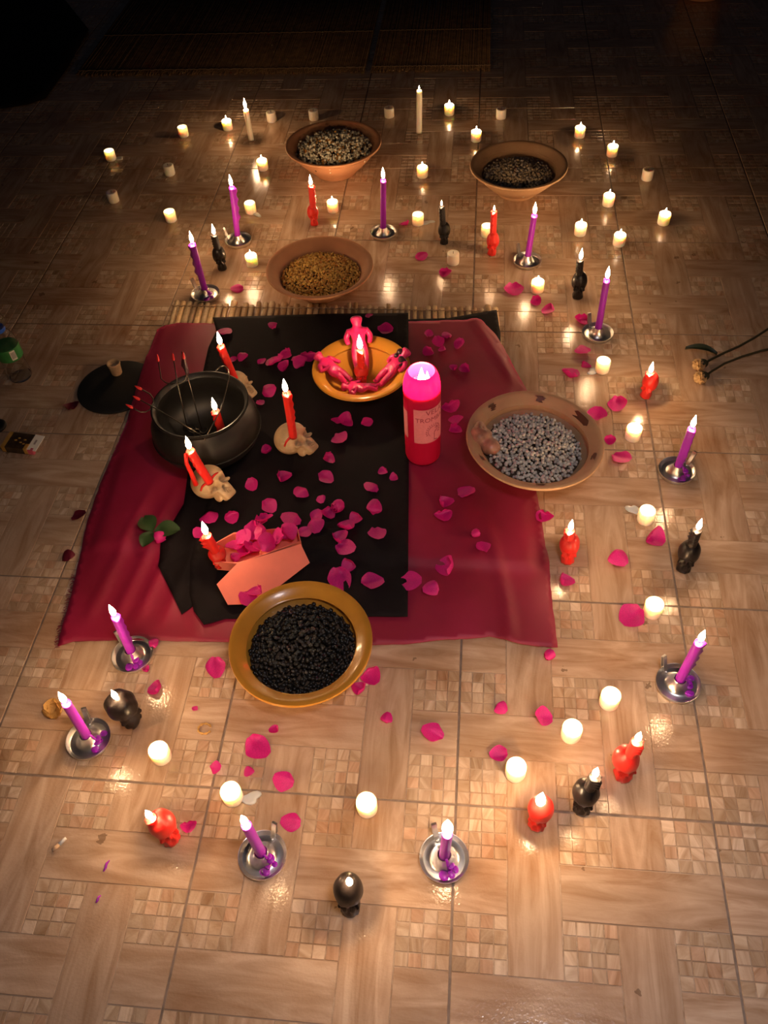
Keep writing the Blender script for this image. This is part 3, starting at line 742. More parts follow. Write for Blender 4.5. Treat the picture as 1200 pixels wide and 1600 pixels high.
def grains(name, c, Rp, zb, hump, size, shape, mats, label, cat, n, seed, sub=1, lumps=1, flat=.0, dent=None):
    rs = np.random.RandomState(seed); bv, bf = unit_ico(sub); VS, FS, MI = [], [], []; cnt = 0
    def hz(x, y):
        r = math.hypot(x, y) / Rp
        h = hump * (1 - r * r) + hump * .25 * (math.sin(x * 60 + seed) * math.sin(y * 55 + 1))*(1-r)
        if dent: h -= dent[2] * math.exp(-((x - dent[0]) ** 2 + (y - dent[1]) ** 2) / dent[3] ** 2)
        return h
    for layer in (0, 1):
        for i in range(n):
            r = Rp * math.sqrt((i + .5) / n) * (.985 if layer else 1); a = i * 2.39996 + layer * 1.1
            x = r * math.cos(a) + rs.normal() * size * .55; y = r * math.sin(a) + rs.normal() * size * .55
            if math.hypot(x, y) > Rp: continue
            z = zb + hz(x, y) + layer * size * 1.0 + rs.uniform(-.45, .45) * size - size * .8
            for l in range(lumps):
                o = rs.normal(size=3) * size * .55 if lumps > 1 else np.zeros(3)
                s = np.array(shape) * size * rs.uniform(.82, 1.15) * (.7 if lumps > 1 else 1)
                VS.append((bv * s) @ rand_rot(rs).T + np.array((x, y, z)) + o); FS.append(bf + cnt); cnt += len(bv)
                MI.append(np.full(len(bf), rs.choice(len(mats), p=[m_[1] for m_ in mats])))
    # bed under the grains
    k = 40; bed = [(0, 0, zb - size)] + [(Rp * math.cos(2 * math.pi * i / k), Rp * math.sin(2 * math.pi * i / k), zb - size * 1.1) for i in range(k)]
    VS.append(np.array(bed)); FS2 = [(cnt, cnt + 1 + i, cnt + 1 + (i + 1) % k) for i in range(k)]; MI.append(np.full(k, len(mats)))
    VS = np.concatenate(VS); FS = np.concatenate(FS + [np.array(FS2)]); MI = np.concatenate(MI)
    me = bpy.data.meshes.new(name); me.from_pydata(VS.tolist(), [], FS.tolist())
    for m_ in mats: me.materials.append(m_[0])
    me.materials.append(M_SOIL)
    me.polygons.foreach_set('material_index', MI.astype(np.int32)); me.polygons.foreach_set('use_smooth', np.ones(len(MI), bool)); me.update()
    o = ob(name, me, None, c); return tag(o, label, cat, None, 'stuff')
M_CORN2 = simple('dark_corn', (.66, .30, .05), .4); M_POP2 = simple('toasted_popcorn', (.50, .26, .06), .6); M_BEANW2 = simple('mottled_bean', (.56, .50, .44), .45); M_POPH = simple('popcorn_hull', (.12, .07, .03), .5)
def place_bowl(px_rim, R, H, foot, mat, lab, z0=0.0, **k):
    c = g(px_rim[0], px_rim[1], z0 + H); c.z = z0
    return bowl('bowl', c, R, H, foot, mat, lab, **k), c
# popcorn
_, c = place_bowl((520.5, 222), .166, .105, .075, M_TERRA, 'deep terracotta bowl heaped with popcorn')
grains('popcorn', c, inner_r(.166, .105, .075, .075) - .003, 0.080, .028, .0068, (1, .8, .8), [(M_POP, .78), (M_POP2, .16), (M_POPH, .06)], 'white and toasted popcorn heaped in the terracotta bowl', 'popcorn', 330, 3, 1, 3)
# brown beans
_, c = place_bowl((810.5, 256), .160, .095, .070, M_TERRA2, 'terracotta bowl of dull brown beans')
grains('brown_beans', c, .112, .058, .018, .0056, (1.2, .85, .8), [(M_BEANG, .75), (M_BEANW2, .25)], 'dull grey brown beans in the terracotta bowl', 'beans', 420, 5, 1, 1, dent=(.02, -.09, .02, .02))
# corn
_, c = place_bowl((499, 415), .158, .085, .070, M_TERRA, 'terracotta bowl of golden corn grains in front of the bamboo mat', rings=False)
grains('corn_grains', c, .116, .052, .014, .0046, (1.1, .9, .6), [(M_CORN, .75), (M_CORN2, .25)], 'golden yellow corn grains filling the terracotta bowl', 'corn', 700, 8, 1)
# pale beans
zb = .0125
_, c = place_bowl((833, 683), .161, .080, .085, M_TERRA2, 'pale terracotta bowl with dark stains, holding white beans and a brown stone', zb)
bowl4 = _; c4 = c; TILT = (0, .06, 0); bowl4.rotation_euler = TILT
grains('white_beans', c, .113, .046, .012, 0.0050, (1.08, .9, .85), [(M_BEANW, .72), (M_BEANW2, .28)], 'grey white speckled beans filling the pale terracotta bowl', 'beans', 440, 11, 1).rotation_euler = TILT
# black beans
_, c = place_bowl((469, 1000), .1425, .070, .085, M_GLAZE, 'mustard glazed bowl full of black beans, on the hem of the cloth', .012)
grains('black_beans', c, .105, .040, .020, 0.0052, (1.05, .92, .85), [(M_BEANK, 1.0)], 'shiny black beans heaped in the mustard glazed bowl', 'beans', 400, 13, 1)
# stains on the pale bowl
for k, (a, w) in enumerate(((2.35, .010), (1.45, .011), (.62, .024), (-.30, .012), (-1.5, .010), (-2.6, .008))):
    vs, fs = [], []; R, H, foot = .161, .080, .085; n = 8
    for i in range(n + 1):
        t = i / n
        for j in range(5):
            aa = a + (j - 2) / 2 * w / .15 * (1 - .55 * t * t + .32 * math.sin(i * 2.9 + k * 1.7 + (j > 2) * 2.2)) + .02 * math.sin(i * 1.3 + k); z = H * (.985 - .30 * t * (1.3 if w > .02 else .55)); r = (R - .014) if z > H * .95 else None
            if r is None: r = R - .024 + (z - H * .86) / (H * .1) * .009 if z > H * .86 else inner_r(R, H, foot, z)
            vs.append(((r - .0012) * math.cos(aa), (r - .0012) * math.sin(aa), z + .0006))
    for i in range(n):
        for j in range(4): fs.append((i * 5 + j, i * 5 + j + 1, i * 5 + 6 + j, i * 5 + 5 + j))
    ob('stain', pydata('stain', vs, fs, cached('stainm', lambda: simple('dark_stain', (.10, .035, .018), .5))), bowl4)
# brown glossy stone in the bowl
def stone_sdf(p):
    d = ell(p, (-.25, .1, .1), (.62, .60, .55)); d = smin(d, ell(p, (.45, -.25, -.05), (.50, .45, .42)), .12); d = smin(d, ell(p, (-.4, .55, .35), (.30, .28, .3)), .1)
    d = smax(d, -ell(p, (-.05, .45, .65), (.25, .2, .3)), .1)
    return d + .04 * np.sin(p[:, 0] * 9) * np.sin(p[:, 1] * 8 + 1) * np.sin(p[:, 2] * 9)
p = g(756, 689, .078); tag(ob('stone', sculpt('stone', stone_sdf, M_STONE, 4, (0, 0, .1), .047), None, p, (0, 0, -.3)), 'reddish brown glossy lump of stone resting on the white beans', 'stone')

# ------------------------------------------------------------------ mustard bowl with wax figures
zt = surf_r(*g(563, 590, .02)[:2], .072)
bwl, c = place_bowl((564, 572), .1275, .062, .070, M_GLAZE, 'mustard glazed bowl with pink wax figures around a red candle', zt)
def figure_mesh(pose, mat, seed):
    """wax figurine; pose gives joint positions (x along the body, head at +x)"""
    J = dict(pel=(0, 0, 0), belly=(.012, 0, .002), chest=(.028, 0, .003), neck=(.040, 0, .003), head=(.053, 0, .004), crown=(.062, 0, .004), sl=(.034, .012, .002), el=(.020, .017, .001), hl=(.006, .014, .002), sr=(.034, -.012, .002), er=(.020, -.017, .001), hr=(.006, -.014, .002), hpl=(-.004, .006, 0), kl=(-.024, .0065, .002), fl=(-.045, .006, 0), tl=(-.048, .006, .006), hpr=(-.004, -.006, 0), kr=(-.024, -.0065, .002), fr=(-.045, -.006, 0), tr=(-.048, -.006, .006))
    J.update(pose)
    rad = dict(pel=.0095, belly=.0085, chest=.0105, neck=.0042, head=.0098, crown=.0085, sl=.0055, el=.0042, hl=.0036, sr=.0055, er=.0042, hr=.0036, hpl=.0070, kl=.0056, fl=.0042, tl=.0036, hpr=.0070, kr=.0056, fr=.0042, tr=.0036)
    E_ = [('pel', 'belly'), ('belly', 'chest'), ('chest', 'neck'), ('neck', 'head'), ('head', 'crown'), ('chest', 'sl'), ('sl', 'el'), ('el', 'hl'), ('chest', 'sr'), ('sr', 'er'), ('er', 'hr'), ('pel', 'hpl'), ('hpl', 'kl'), ('kl', 'fl'), ('fl', 'tl'), ('pel', 'hpr'), ('hpr', 'kr'), ('kr', 'fr'), ('fr', 'tr')]
    names = list(J); me = bpy.data.meshes.new('tmp'); me.from_pydata([J[n] for n in names], [(names.index(a), names.index(b)) for a, b in E_], [])
    o = bpy.data.objects.new('tmp', me); COL.objects.link(o)
    sk = o.modifiers.new('s', 'SKIN'); sk.use_smooth_shade = True
    for n, s in zip(names, me.skin_vertices[0].data): s.radius = (rad[n], rad[n]); s.use_root = n == 'pel'
    sb = o.modifiers.new('d', 'SUBSURF'); sb.levels = sb.render_levels = 2
    dg = bpy.context.evaluated_depsgraph_get(); r = bpy.data.meshes.new_from_object(o.evaluated_get(dg)); bpy.data.objects.remove(o); bpy.data.meshes.remove(me)
    r.name = 'wax_figure'; r.materials.clear(); r.materials.append(mat)
    for q in r.polygons: q.use_smooth = True
    return r
def place_figure(head_px, zh, foot_px, zf, mesh, lab, roll=0.0):
    h, f = g(*head_px, zh), g(*foot_px, zf); d = h - f; L_ = d.length; s = L_ / .107
    x = d.normalized(); z = V3((0, 0, 1)); z = (z - x * z.dot(x)).normalized(); y = z.cross(x)
    q = Matrix((x, y, z)).transposed().to_quaternion() @ Quaternion((1, 0, 0), roll)
    return tag(ob('wax_figure', mesh, None, f + x * (.047 * s), q, (s, s * 1.45, s * 1.4)), lab, 'figurine', 'wax figures in the mustard bowl')
F1 = figure_mesh({}, M_WAXPK, 1)
F2 = figure_mesh({'kl': (-.018, .008, .010), 'hl': (.012, .004, .010), 'hr': (.004, -.018, .004)}, M_WAXPK, 2)
zr = zt
place_figure((556, 496), zr + .118, (566, 580), zr + .028, F1, 'upright pink red wax figure leaning on the back of the mustard bowl, arms down')
place_figure((493, 556), zr + .072, (546, 598), zr + .030, F2, 'pink wax figure sprawled head up over the rim beside the scattered petals')
f3 = place_figure((639, 549), zr + .080, (590, 600), zr + .032, F1, 'charred pink wax figure with black chest and red head over the rim')
place_figure((534, 607), zr + .036, (590, 606), zr + .036, F2, 'pink wax figure lying flat across the front of the mustard bowl')
# soot on the charred one: a burnt band over the chest
def soot():
    bm = bmesh.new()
    for k in range(12):
        a = rnd.uniform(-2, 2); x = rnd.uniform(.020, .045); s = rnd.uniform(.004, .0075)
        bmesh.ops.create_icosphere(bm, subdivisions=2, radius=1, matrix=Matrix.Translation((x, .009 * math.sin(a), .003 + .008 * math.cos(a))) @ Matrix.Diagonal((s * 1.4, s, s * .7, 1)))
    return to_mesh('burnt_wax', bm, M_BURNT)
ob('burnt_wax', soot(), f3)
b = g(566, 595, zr + .014); tt = top_of(b, 563, 547)
t = empty('red_skull_candle', b, 'red candle with rounded base burning in the middle of the mustard bowl', 'candle')
me = cached(('skc', 'red', 4, 1.0), None); ob('skull_body', me, t, (0, 0, -zmin(me) * .85), (0, 0, FR), .85)
put_taper(t, (0, 0, .035), tt - b, M_WAXR, .0098, 31, 'redt'); flame(t, tt - b, 1.15, 1.1)

# ------------------------------------------------------------------ cauldron, lid, tridents
CH = .150
rc = g(313, 634, CH + .016); cz = surf_r(rc.x, rc.y, .095); CC = V3((rc.x, rc.y, cz))
cd = empty('cauldron', CC, 'black iron cauldron holding tridents and a lit red taper', 'cauldron')
Rr = .112
prof = [(0, .012), (.070, .013), (.100, .022), (.121, .045), (.130, .072), (.128, .098), (.118, .122), (Rr - .004, .136), (Rr - .002, .142), (Rr + .003, .147), (Rr + .003, .150), (Rr, .151), (Rr - .004, .149), (Rr - .008, .140), (.110, .122), (.120, .098), (.122, .072), (.112, .047), (.092, .028), (.06, .021), (0, .020)]
body = ob('body', lathe('body', prof, M_IRON, 72, 40), cd)
bm = bmesh.new(); tube_into(bm, [(.1302 * math.cos(a), .1302 * math.sin(a), .070) for a in np.linspace(0, 2 * math.pi, 73)], .0022, 8, False); ob('band', to_mesh('band', bm, M_IRON), cd)
for k in range(3):
    a = k * 2.094 + .5; ob('leg', lathe('leg', [(.006, 0), (.008, .002), (.010, .012), (.014, .026), (0, .03)], M_IRON, 14), cd, (.085 * math.cos(a), .085 * math.sin(a), 0))
# red taper inside
b = g(346, 668, cz + .075); b.z = cz + .0215
lowp = CC + V3((b.x - CC.x, b.y - CC.y, .0215))
tt = g(337, 642, cz + .125); lo2 = V3((tt.x + .004, tt.y, cz + .0215))
c = empty('red_candle', lo2, 'red taper burning inside the black cauldron', 'candle'); put_taper(c, (0, 0, 0), tt - lo2, M_WAXR, .0095, 32, 'redt'); flame(c, tt - lo2, 1.0, .6)
# lid on the floor
lidp = V3((LIDC.x, LIDC.y, 0))
ld_ = ob('cauldron_cover', lathe('cauldron_cover', [(0, 0), (.102, 0), (.106, .002), (.106, .005), (.103, .0072), (.06, .0078), (0, .008)], M_LID, 56), None, lidp); tag(ld_, 'flat black round lid on the floor, partly under the burgundy cloth', 'lid')
p = g(183, 583, .008); M_CORK = simple('pale_cork', (.55, .38, .22), .7, var=.15, vscale=60, bump=.2, bscale=150)
tag(ob('candle_stub', lathe('candle_stub', [(.0135, 0), (.0145, .002), (.0165, .028), (.0185, .034), (.0180, .037), (.0150, .037), (.012, .034), (.011, .024), (0, .022)], M_CORK, 28), None, p), 'pale hollow stub standing on the black lid', 'cup')
# tridents
def trident(butt, cross, tips, lab, curve=.004):
    """butt: (u,v,z) lower end of the shaft, cross: where the fork starts, tips: three (u,v,z)"""
    P = lambda q: g(q[0], q[1], cz + q[2])
    B, Cx = P(butt), P(cross); Tp = [P(q) for q in tips]
    t = empty('trident', B, lab, 'trident', 'iron tridents in the cauldron')
    ob('shaft', tube('shaft', [B - B, (Cx - B) * .5, Cx - B, Tp[1] - B], .0015, M_WIRE, 8), t)
    d = (Tp[1] - Cx).normalized(); bm = bmesh.new()
    for s in (0, 2):
        side = (Tp[s] - Tp[1]); side = side - d * side.dot(d); e = Cx + side
        pts = [Cx - B, Cx + side * .35 - d * .002 - B, Cx + side * .75 + d * .004 - B, e + d * .014 - B, Tp[s] - B]
        bm2 = bmesh.new(); tube_into(bm2, pts, .0014, 8); pr_ = ob('prong', to_mesh('prong', bm2, M_WIRE), t)
    bm.free()
    for q in Tp:
        dd = (q - Cx).normalized() if q is Tp[1] else d
        ob('tip', lathe('tip', [(.0022, -.014), (.0036, -.010), (.003, -.004), (.0012, .003), (0, .005)], M_RUST, 10), t, q - B, V3(d).to_track_quat('Z', 'Y'))
trident((316, 681, .128), (236, 634, .166), [(199, 633, .185), (210, 620, .190), (213, 604, .196)], 'iron trident leaning left out of the cauldron with three red tips')
trident((292, 666, .060), (277, 598, .165), [(246, 556, .205), (270, 554, .215), (286, 552, .215)], 'iron trident standing upright in the cauldron, its left prong curved')
hb = g(319, 688, cz + .138); hk = [g(u, v, cz + z) - hb for u, v, z in ((319, 688, .138), (345, 640, .160), (354, 606, .172), (358, 588, .178), (357, 577, .180), (351, 572, .180), (344, 573, .179), (337, 579, .176))]
t = empty('iron_hook', hb, 'thin iron hook leaning right across the cauldron mouth', 'hook'); ob('shaft', tube('shaft', hk[:5], .0015, M_WIRE, 8), t); ob('hook_end', tube('hook_end', hk[4:], .0015, M_WIRE, 8), t)
tw = g(316, 675, cz + .03); B = g(293, 588, cz + .162)
t = empty('iron_spike', tw, 'thin iron spike wrapped in dark red wax leaning on the back cauldron rim', 'spike')
E0 = g(285, 551, cz + .212)
ob('shaft', tube('shaft', [tw - tw, B - tw, E0 - tw], .0015, M_WIRE, 8), t)
dv = (E0 - B)
ob('wax_wrap', tube('wax_wrap', [B + dv * k - tw + V3((.002 * math.sin(k * 9), 0, 0)) for k in np.linspace(.05, 1.05, 8)], [.003, .0055, .006, .0075, .006, .005, .004, .002], M_BURNT, 10), t)
# coil of wire links at the bottom
bm = bmesh.new()
for k in range(3):
    o_ = V3(g(300 + 9 * k, 672 + 4 * (k % 2), cz + .030)) - CC; a0 = k * 1.3
    tube_into(bm, [o_ + V3((.011 * math.cos(a + a0), .008 * math.sin(a + a0), .004 * math.sin(2 * a) + .002)) for a in np.linspace(0, 5.6, 22)], .0013, 6)
tag(ob('wire_coil', to_mesh('wire_coil', bm, M_WIRE), None, CC), 'small tangle of wire lying in the bottom of the cauldron', 'wire')

# ------------------------------------------------------------------ pink jar candle
M_JAR = translucent('pink_shell', (.62, .015, .10), (.95, .05, .28), .55, .35)
M_JWAX = simple('pink_wax', (.66, .02, .09), .4, sss=1, sssr=(1, .1, .3), sscale=.02)
jb = on(661, 712); jb.z = surf_r(jb.x, jb.y, .042); JH = top_of(jb, 666, 579).z - jb.z; JR = .0425
j = empty('jar_candle', jb, 'tall pink pillar jar candle with printed paper label and glowing top', 'candle')
ob('shell', lathe('shell', [(0, 0), (JR * .86, 0), (JR * .95, .003), (JR, .012), (JR, JH * .80), (JR * .985, JH * .86), (JR * .93, JH * .92), (JR * .83, JH * .97), (JR * .74, JH * .995), (JR * .70, JH), (JR * .68, JH * .993), (JR * .80, JH * .962), (JR * .90, JH * .915), (JR * .955, JH * .86), (JR * .968, JH * .8), (JR * .968, JH * .70)], M_JAR, 56, 60), j)
ob('wax', lathe('wax', [(0, .004), (JR * .9, .004), (JR * .962, .014), (JR * .962, JH * .812), (JR * .84, JH * .818), (JR * .4, JH * .812), (0, JH * .81)], M_JWAX, 40, 50), j)
flame(j, (0, 0, JH * .83), 1.3, 9.0)
ob('flame', cached('flame', flame_mesh), j, (.012, .006, JH * .83), None, 1.3)
M_LABEL = simple('pink_paper', (.72, .22, .26), .6, var=.06, vscale=200); M_INK = simple('ink', (.30, .012, .05), .6)
def wrap(a0, a1, z0, z1, r, mat, name, n=20):
    vs = [(r * math.cos(a0 + (a1 - a0) * i / n), r * math.sin(a0 + (a1 - a0) * i / n), z) for i in range(n + 1) for z in (z0, z1)]
    return pydata(name, vs, [(2 * i, 2 * i + 2, 2 * i + 3, 2 * i + 1) for i in range(n)], mat)
AF = -math.pi / 2 + .52         # middle of the label, turned a little to the right
lb = ob('label', wrap(AF - .92, AF + .92, JH * .30, JH * .70, JR + .0006, M_LABEL, 'label'), j)
ob('side_label', wrap(AF - 1.85, AF - 1.35, JH * .32, JH * .64, JR + .0006, M_LABEL, 'side_label', 8), j)
def wrap_text(txt, size, z, amid, r):
    cu = bpy.data.curves.new('txt', 'FONT'); cu.body = txt; cu.size = size; cu.align_x = 'CENTER'; cu.resolution_u = 3
    o = bpy.data.objects.new('txt', cu); COL.objects.link(o); dg = bpy.context.evaluated_depsgraph_get()
    me = bpy.data.meshes.new_from_object(o.evaluated_get(dg)); bpy.data.objects.remove(o)
    for v in me.vertices: a = amid + v.co.x / r; v.co = (r * math.cos(a), r * math.sin(a), z + v.co.y)
    me.materials.clear(); me.materials.append(M_INK); return me
ob('lettering', wrap_text('VELA', .020, JH * .635, AF + .25, JR + .0010), lb)
ob('lettering', wrap_text('TROMBA', .018, JH * .555, AF, JR + .0010), lb)
bm = bmesh.new(); r = JR + .0011
def on_label(x, z): a = AF + .18 + x / r; return V3((r * math.cos(a), r * math.sin(a), JH * .43 + z))
for k in range(15):
    a = math.radians(-25 + 230 * k / 14); tube_into(bm, [on_label(.017 * math.cos(a), .019 * math.sin(a)), on_label(.0205 * math.cos(a), .023 * math.sin(a))], .0006, 4)
tube_into(bm, [on_label(.014 * math.cos(a), .016 * math.sin(a)) for a in np.linspace(-.6, 4, 26)], .0005, 4)
tube_into(bm, [on_label(.002, -.004), on_label(.001, -.028), on_label(.010, -.030)], .0007, 4)
tube_into(bm, [on_label(.004, .008), on_label(.010, .010), on_label(.008, .0), on_label(.002, -.004)], .0007, 4)
ob('emblem', to_mesh('emblem', bm, M_INK), lb)

# ------------------------------------------------------------------ coral coffin box with lid
zc = surf_r(*g(400, 875, .018)[:2], .085)
h0, f0 = g(337, 877, zc), g(470, 847, zc); ax = (f0 - h0); LB = ax.length; ax.normalize(); ay = V3((-ax.y, ax.x, 0))
def hexo(w=1.0, inset=0.0):
    e = inset
    return [(0 + e, -.024 * w), (LB * .27, -.045 * w + e), (LB - e, -.022 * w), (LB - e, .022 * w), (LB * .27, .045 * w - e), (0 + e, .024 * w)]
bx = empty('coffin_box', h0, 'open coral card coffin box filled with rose petals', 'box', None, math.atan2(ax.y, ax.x))
HB = .030
ob('base', prism('base', [(x, y, 0) for x, y in hexo()], .0018, M_PAPER), bx)
hx = hexo(); hi = hexo(.955, .002)
for i in range(6):
    k = (i + 1) % 6
    bm = bmesh.new(); q = [hx[i], hx[k], hi[k], hi[i]]
    lo_ = [bm.verts.new((x, y, .0018)) for x, y in q]; up_ = [bm.verts.new((x, y, HB)) for x, y in q]
    bm.faces.new(lo_[::-1]); bm.faces.new(up_)
    for s in range(4): bm.faces.new((lo_[s], lo_[(s + 1) % 4], up_[(s + 1) % 4], up_[s]))
    ob('side_panel', to_mesh('side_panel', bm, M_PAPER, False), bx)
lp = [g(370, 881, zc + .034), g(470, 850, zc + .034), g(484, 880, zc + .013), g(436, 917, zc + .003), g(379, 944, zc + .002), g(356, 945, zc + .004), g(339, 914, zc + .018)]
ce = sum(lp, V3()) / 7; A = np.array([list(p - ce) for p in lp]); nrm = V3(np.linalg.svd(A)[2][2]); nrm = nrm if nrm.z > 0 else -nrm
lp = [p - nrm * (p - ce).dot(nrm) for p in lp]
bm = bmesh.new(); a_ = [bm.verts.new(p - ce) for p in lp]; b_ = [bm.verts.new(p - ce + nrm * .002) for p in lp]; bm.faces.new(a_[::-1]); bm.faces.new(b_)
for i in range(7): bm.faces.new((a_[i], a_[(i + 1) % 7], b_[(i + 1) % 7], b_[i]))
tag(ob('coffin_cover', to_mesh('coffin_cover', bm, M_PAPER, False), None, ce), 'coral card coffin lid leaning on the open coffin box', 'lid')
b = g(344, 880, zc + .003); tt = top_of(b, 323, 836)
t = empty('red_skull_candle', b, 'red candle with rounded head burning inside the coral coffin box', 'candle')
ob('skull_body', me, t, (0, 0, -zmin(me) * .85), (0, 0, FR + .4), .85)
put_taper(t, (0, 0, .035), tt - b, M_WAXR, .0105, 33, 'redt'); flame(t, tt - b, 1.1, 1.0)

# ------------------------------------------------------------------ rose petals
def petal_mesh(seed, mat):
    r = random.Random(seed); n = 8; vs, fs = [], []
    cup = r.uniform(.15, .75); curl = r.uniform(-.2, .9); wd_ = r.uniform(.72, 1.05); notch = r.uniform(0, .16); tw_ = r.uniform(-.5, .5); asym = r.uniform(-.15, .15)
    for i in range(n + 1):
        t = i / n
        w = wd_ * (math.sin(math.pi * min(1, (t * .80 + .06))) ** .75) * .52
        for k in range(n + 1):
            s = k / n * 2 - 1; x = s * w * (1 + asym * s); y = t - .5 - notch * (1 - abs(s)) * sm((t - .75) / .25) - .18 * s * s * sm((t - .45) / .55)
            z = cup * (x * x) * 1.4 + cup * .5 * (t - .5) ** 2 + curl * .35 * sm((t - .6) / .4) ** 2 + .05 * math.sin(5 * s + seed) * t + tw_ * x * (t - .4) * .5
            if curl > .55: y -= .25 * sm((t - .65) / .35) ** 2
            vs.append((x, y, z))
    for i in range(n):
        for k in range(n): fs.append((i * (n + 1) + k, i * (n + 1) + k + 1, (i + 1) * (n + 1) + k + 1, (i + 1) * (n + 1) + k))
    z0 = min(v[2] for v in vs); vs = [(x, y, z - z0) for x, y, z in vs]
    return pydata('petal', vs, fs, mat)
PET = [petal_mesh(s, M_PETAL) for s in range(12)]; PETD = [petal_mesh(s + 50, M_PETALD) for s in range(3)]
def petal(u, v, size_px, where, lab, group, z=None, tilt=.28, dark=False):
    p = on(u, v) if z is None else g(u, v, z)
    s = size_px / ppm(u, v, p.z) * 1.14
    me_ = rnd.choice(PETD if dark else PET); e = Matrix.Rotation(rnd.uniform(0, 6.28), 3, 'Z') @ Matrix.Rotation(rnd.uniform(-tilt, tilt), 3, 'X') @ Matrix.Rotation(rnd.uniform(-tilt, tilt), 3, 'Y')
    if rnd.random() < .3: e = e @ Matrix.Rotation(math.pi, 3, 'X')
    zm = min((e @ w.co).z for w in me_.vertices) * s
    o = ob('rose_petal', me_, None, p + V3((0, 0, -zm + .0004)), e.to_quaternion(), s)
    return tag(o, lab, 'petal', group)
BLACKC = [(395, 758, 22), (443, 748, 26), (508, 749, 24), (474, 773, 25), (502, 784, 18), (512, 802, 24), (557, 810, 22), (585, 801, 28), (582, 764, 24), (600, 738, 17), (617, 746, 15), (590, 837, 30), (541, 824, 26), (532, 843, 28), (540, 858, 33), (546, 884, 26), (530, 906, 42), (582, 913, 33), (420, 793, 24), (458, 815, 31), (476, 833, 24), (494, 807, 22), (492, 823, 28), (428, 512, 15), (602, 515, 22), (577, 495, 14), (448, 555, 24), (430, 568, 28), (410, 567, 14), (470, 573, 22), (480, 558, 22), (445, 574, 20), (462, 564, 18), (420, 615, 22), (407, 630, 14), (528, 660, 18), (543, 657, 26), (573, 661, 18), (532, 688, 26), (512, 718, 22), (418, 705, 20), (351, 521, 26), (379, 561, 20), (364, 563, 16), (375, 592, 18), (364, 809, 26), (312, 835, 22), (330, 811, 26)]
def siz(s): return 'large ' if s >= 30 else 'small ' if s <= 18 else ''
def black_where(u, v):
    if v < 600: return ('beside the red taper behind the cauldron' if u < 395 else 'between cauldron and mustard bowl' if u < 490 and v > 530 else 'behind the mustard bowl with wax figures')
    if v < 730: return ('between the cauldron and the skull' if u < 440 else 'between the skull and the pink jar candle')
    if u < 435: return 'beside the coffin box and skull' if v > 780 else 'between the two skulls'
    if u > 572: return 'near the straight right hem of the cloth'
    return 'between coffin box and black bean bowl' if v > 790 else 'between the skull and the coffin box'
for u, v, s in BLACKC: petal(u, v, s, 0, siz(s) + 'magenta petal on the black cloth ' + black_where(u, v), 'petals on the black cloth')
for u, v, s in [(670, 523, 16), (698, 525, 18), (685, 535, 20), (718, 539, 20), (670, 550, 18), (693, 547, 14), (710, 576, 15), (727, 578, 20), (703, 638, 26), (712, 658, 22), (710, 675, 24), (728, 771, 28), (695, 788, 27), (690, 808, 26), (755, 857, 24), (700, 887, 34), (677, 926, 30), (642, 911, 33)]:
    petal(u, v, s, 0, siz(s) + 'magenta petal on the burgundy cloth ' + ('behind the pink jar candle' if v < 600 else 'between pink jar candle and white bean bowl' if v < 700 else 'in front of the white bean bowl' if v < 830 else 'near the front hem'), 'petals on the burgundy cloth')
for u, v, s, tx in [(372, 453, 20, 'between the bamboo mat and the corn bowl'), (697, 428, 20, 'in front of an unlit votive'), (658, 403, 20, 'between corn bowl and unlit votive'), (632, 353, 17, 'beside the dim votive with spilled wax'), (802, 455, 26, 'beside the corner of the bamboo mat'), (837, 473, 20, 'just in front of a lit votive'), (860, 486, 24, 'between the votive and a purple taper'), (910, 502, 25, 'leaning on a steel candle holder'), (908, 553, 26, 'below the purple taper, over a smaller petal'), (913, 573, 18, 'touching the spilled wax of a votive'), (893, 587, 25, 'beside the white bean bowl, behind its rim'), (963, 633, 28, 'heart shaped, below the slumped red candle'), (933, 650, 26, 'against the rim of the white bean bowl'), (954, 688, 20, 'between the white bean bowl and a lit votive'), (970, 719, 30, 'on the tile joint below a lit votive'), (1020, 842, 32, 'beside the tall black skull candle'), (963, 876, 34, 'between red and black skull candles'), (882, 910, 28, 'in front of the round headed red candle'), (987, 964, 36, 'touching a lit votive on the tile joint'), (847, 1122, 28, 'beside the row of three votives'), (850, 808, 26, 'on the edge of the burgundy cloth'), (580, 1055, 32, 'against the rim of the black bean bowl'), (562, 1078, 24, 'in front of the black bean bowl'), (603, 1127, 20, 'in front of the black bean bowl, curled upright'), (676, 1147, 33, 'alone on a plain slab'), (781, 1108, 22, 'rolled up on the mosaic squares'), (780, 1178, 28, 'behind the last of three votives'), (430, 1140, 18, 'behind the largest floor petal'), (403, 1167, 40, 'the largest one, in front of the black bean bowl'), (337, 1043, 34, 'beside the left rim of the black bean bowl'), (246, 1078, 26, 'between black candle and black bean bowl'), (305, 1108, 10, 'a mere scrap beside the wax ring'), (241, 1009, 18, 'at the cloth hem behind a holder'), (228, 1047, 14, 'under the edge of a holder'), (337, 1201, 19, 'on the crossing of tile joints'), (445, 1223, 32, 'between votives on the tile joint'), (456, 1287, 32, 'beside the holder handle'), (293, 1292, 22, 'against the slumped red candle'), (390, 1206, 19, 'behind the votive with a wax streak')]:
    petal(u, v, s, 0, 'magenta petal on the floor, ' + tx, 'petals on the floor')
for u, v, s, tx in [(113, 637, 22, 'beside the black round lid'), (124, 808, 22, 'tucked under the cloth edge'), (107, 873, 20, 'on the tile joint by the cloth edge')]: petal(u, v, s, 0, 'dark wilted rose petal ' + tx, 'dark petals', dark=True)
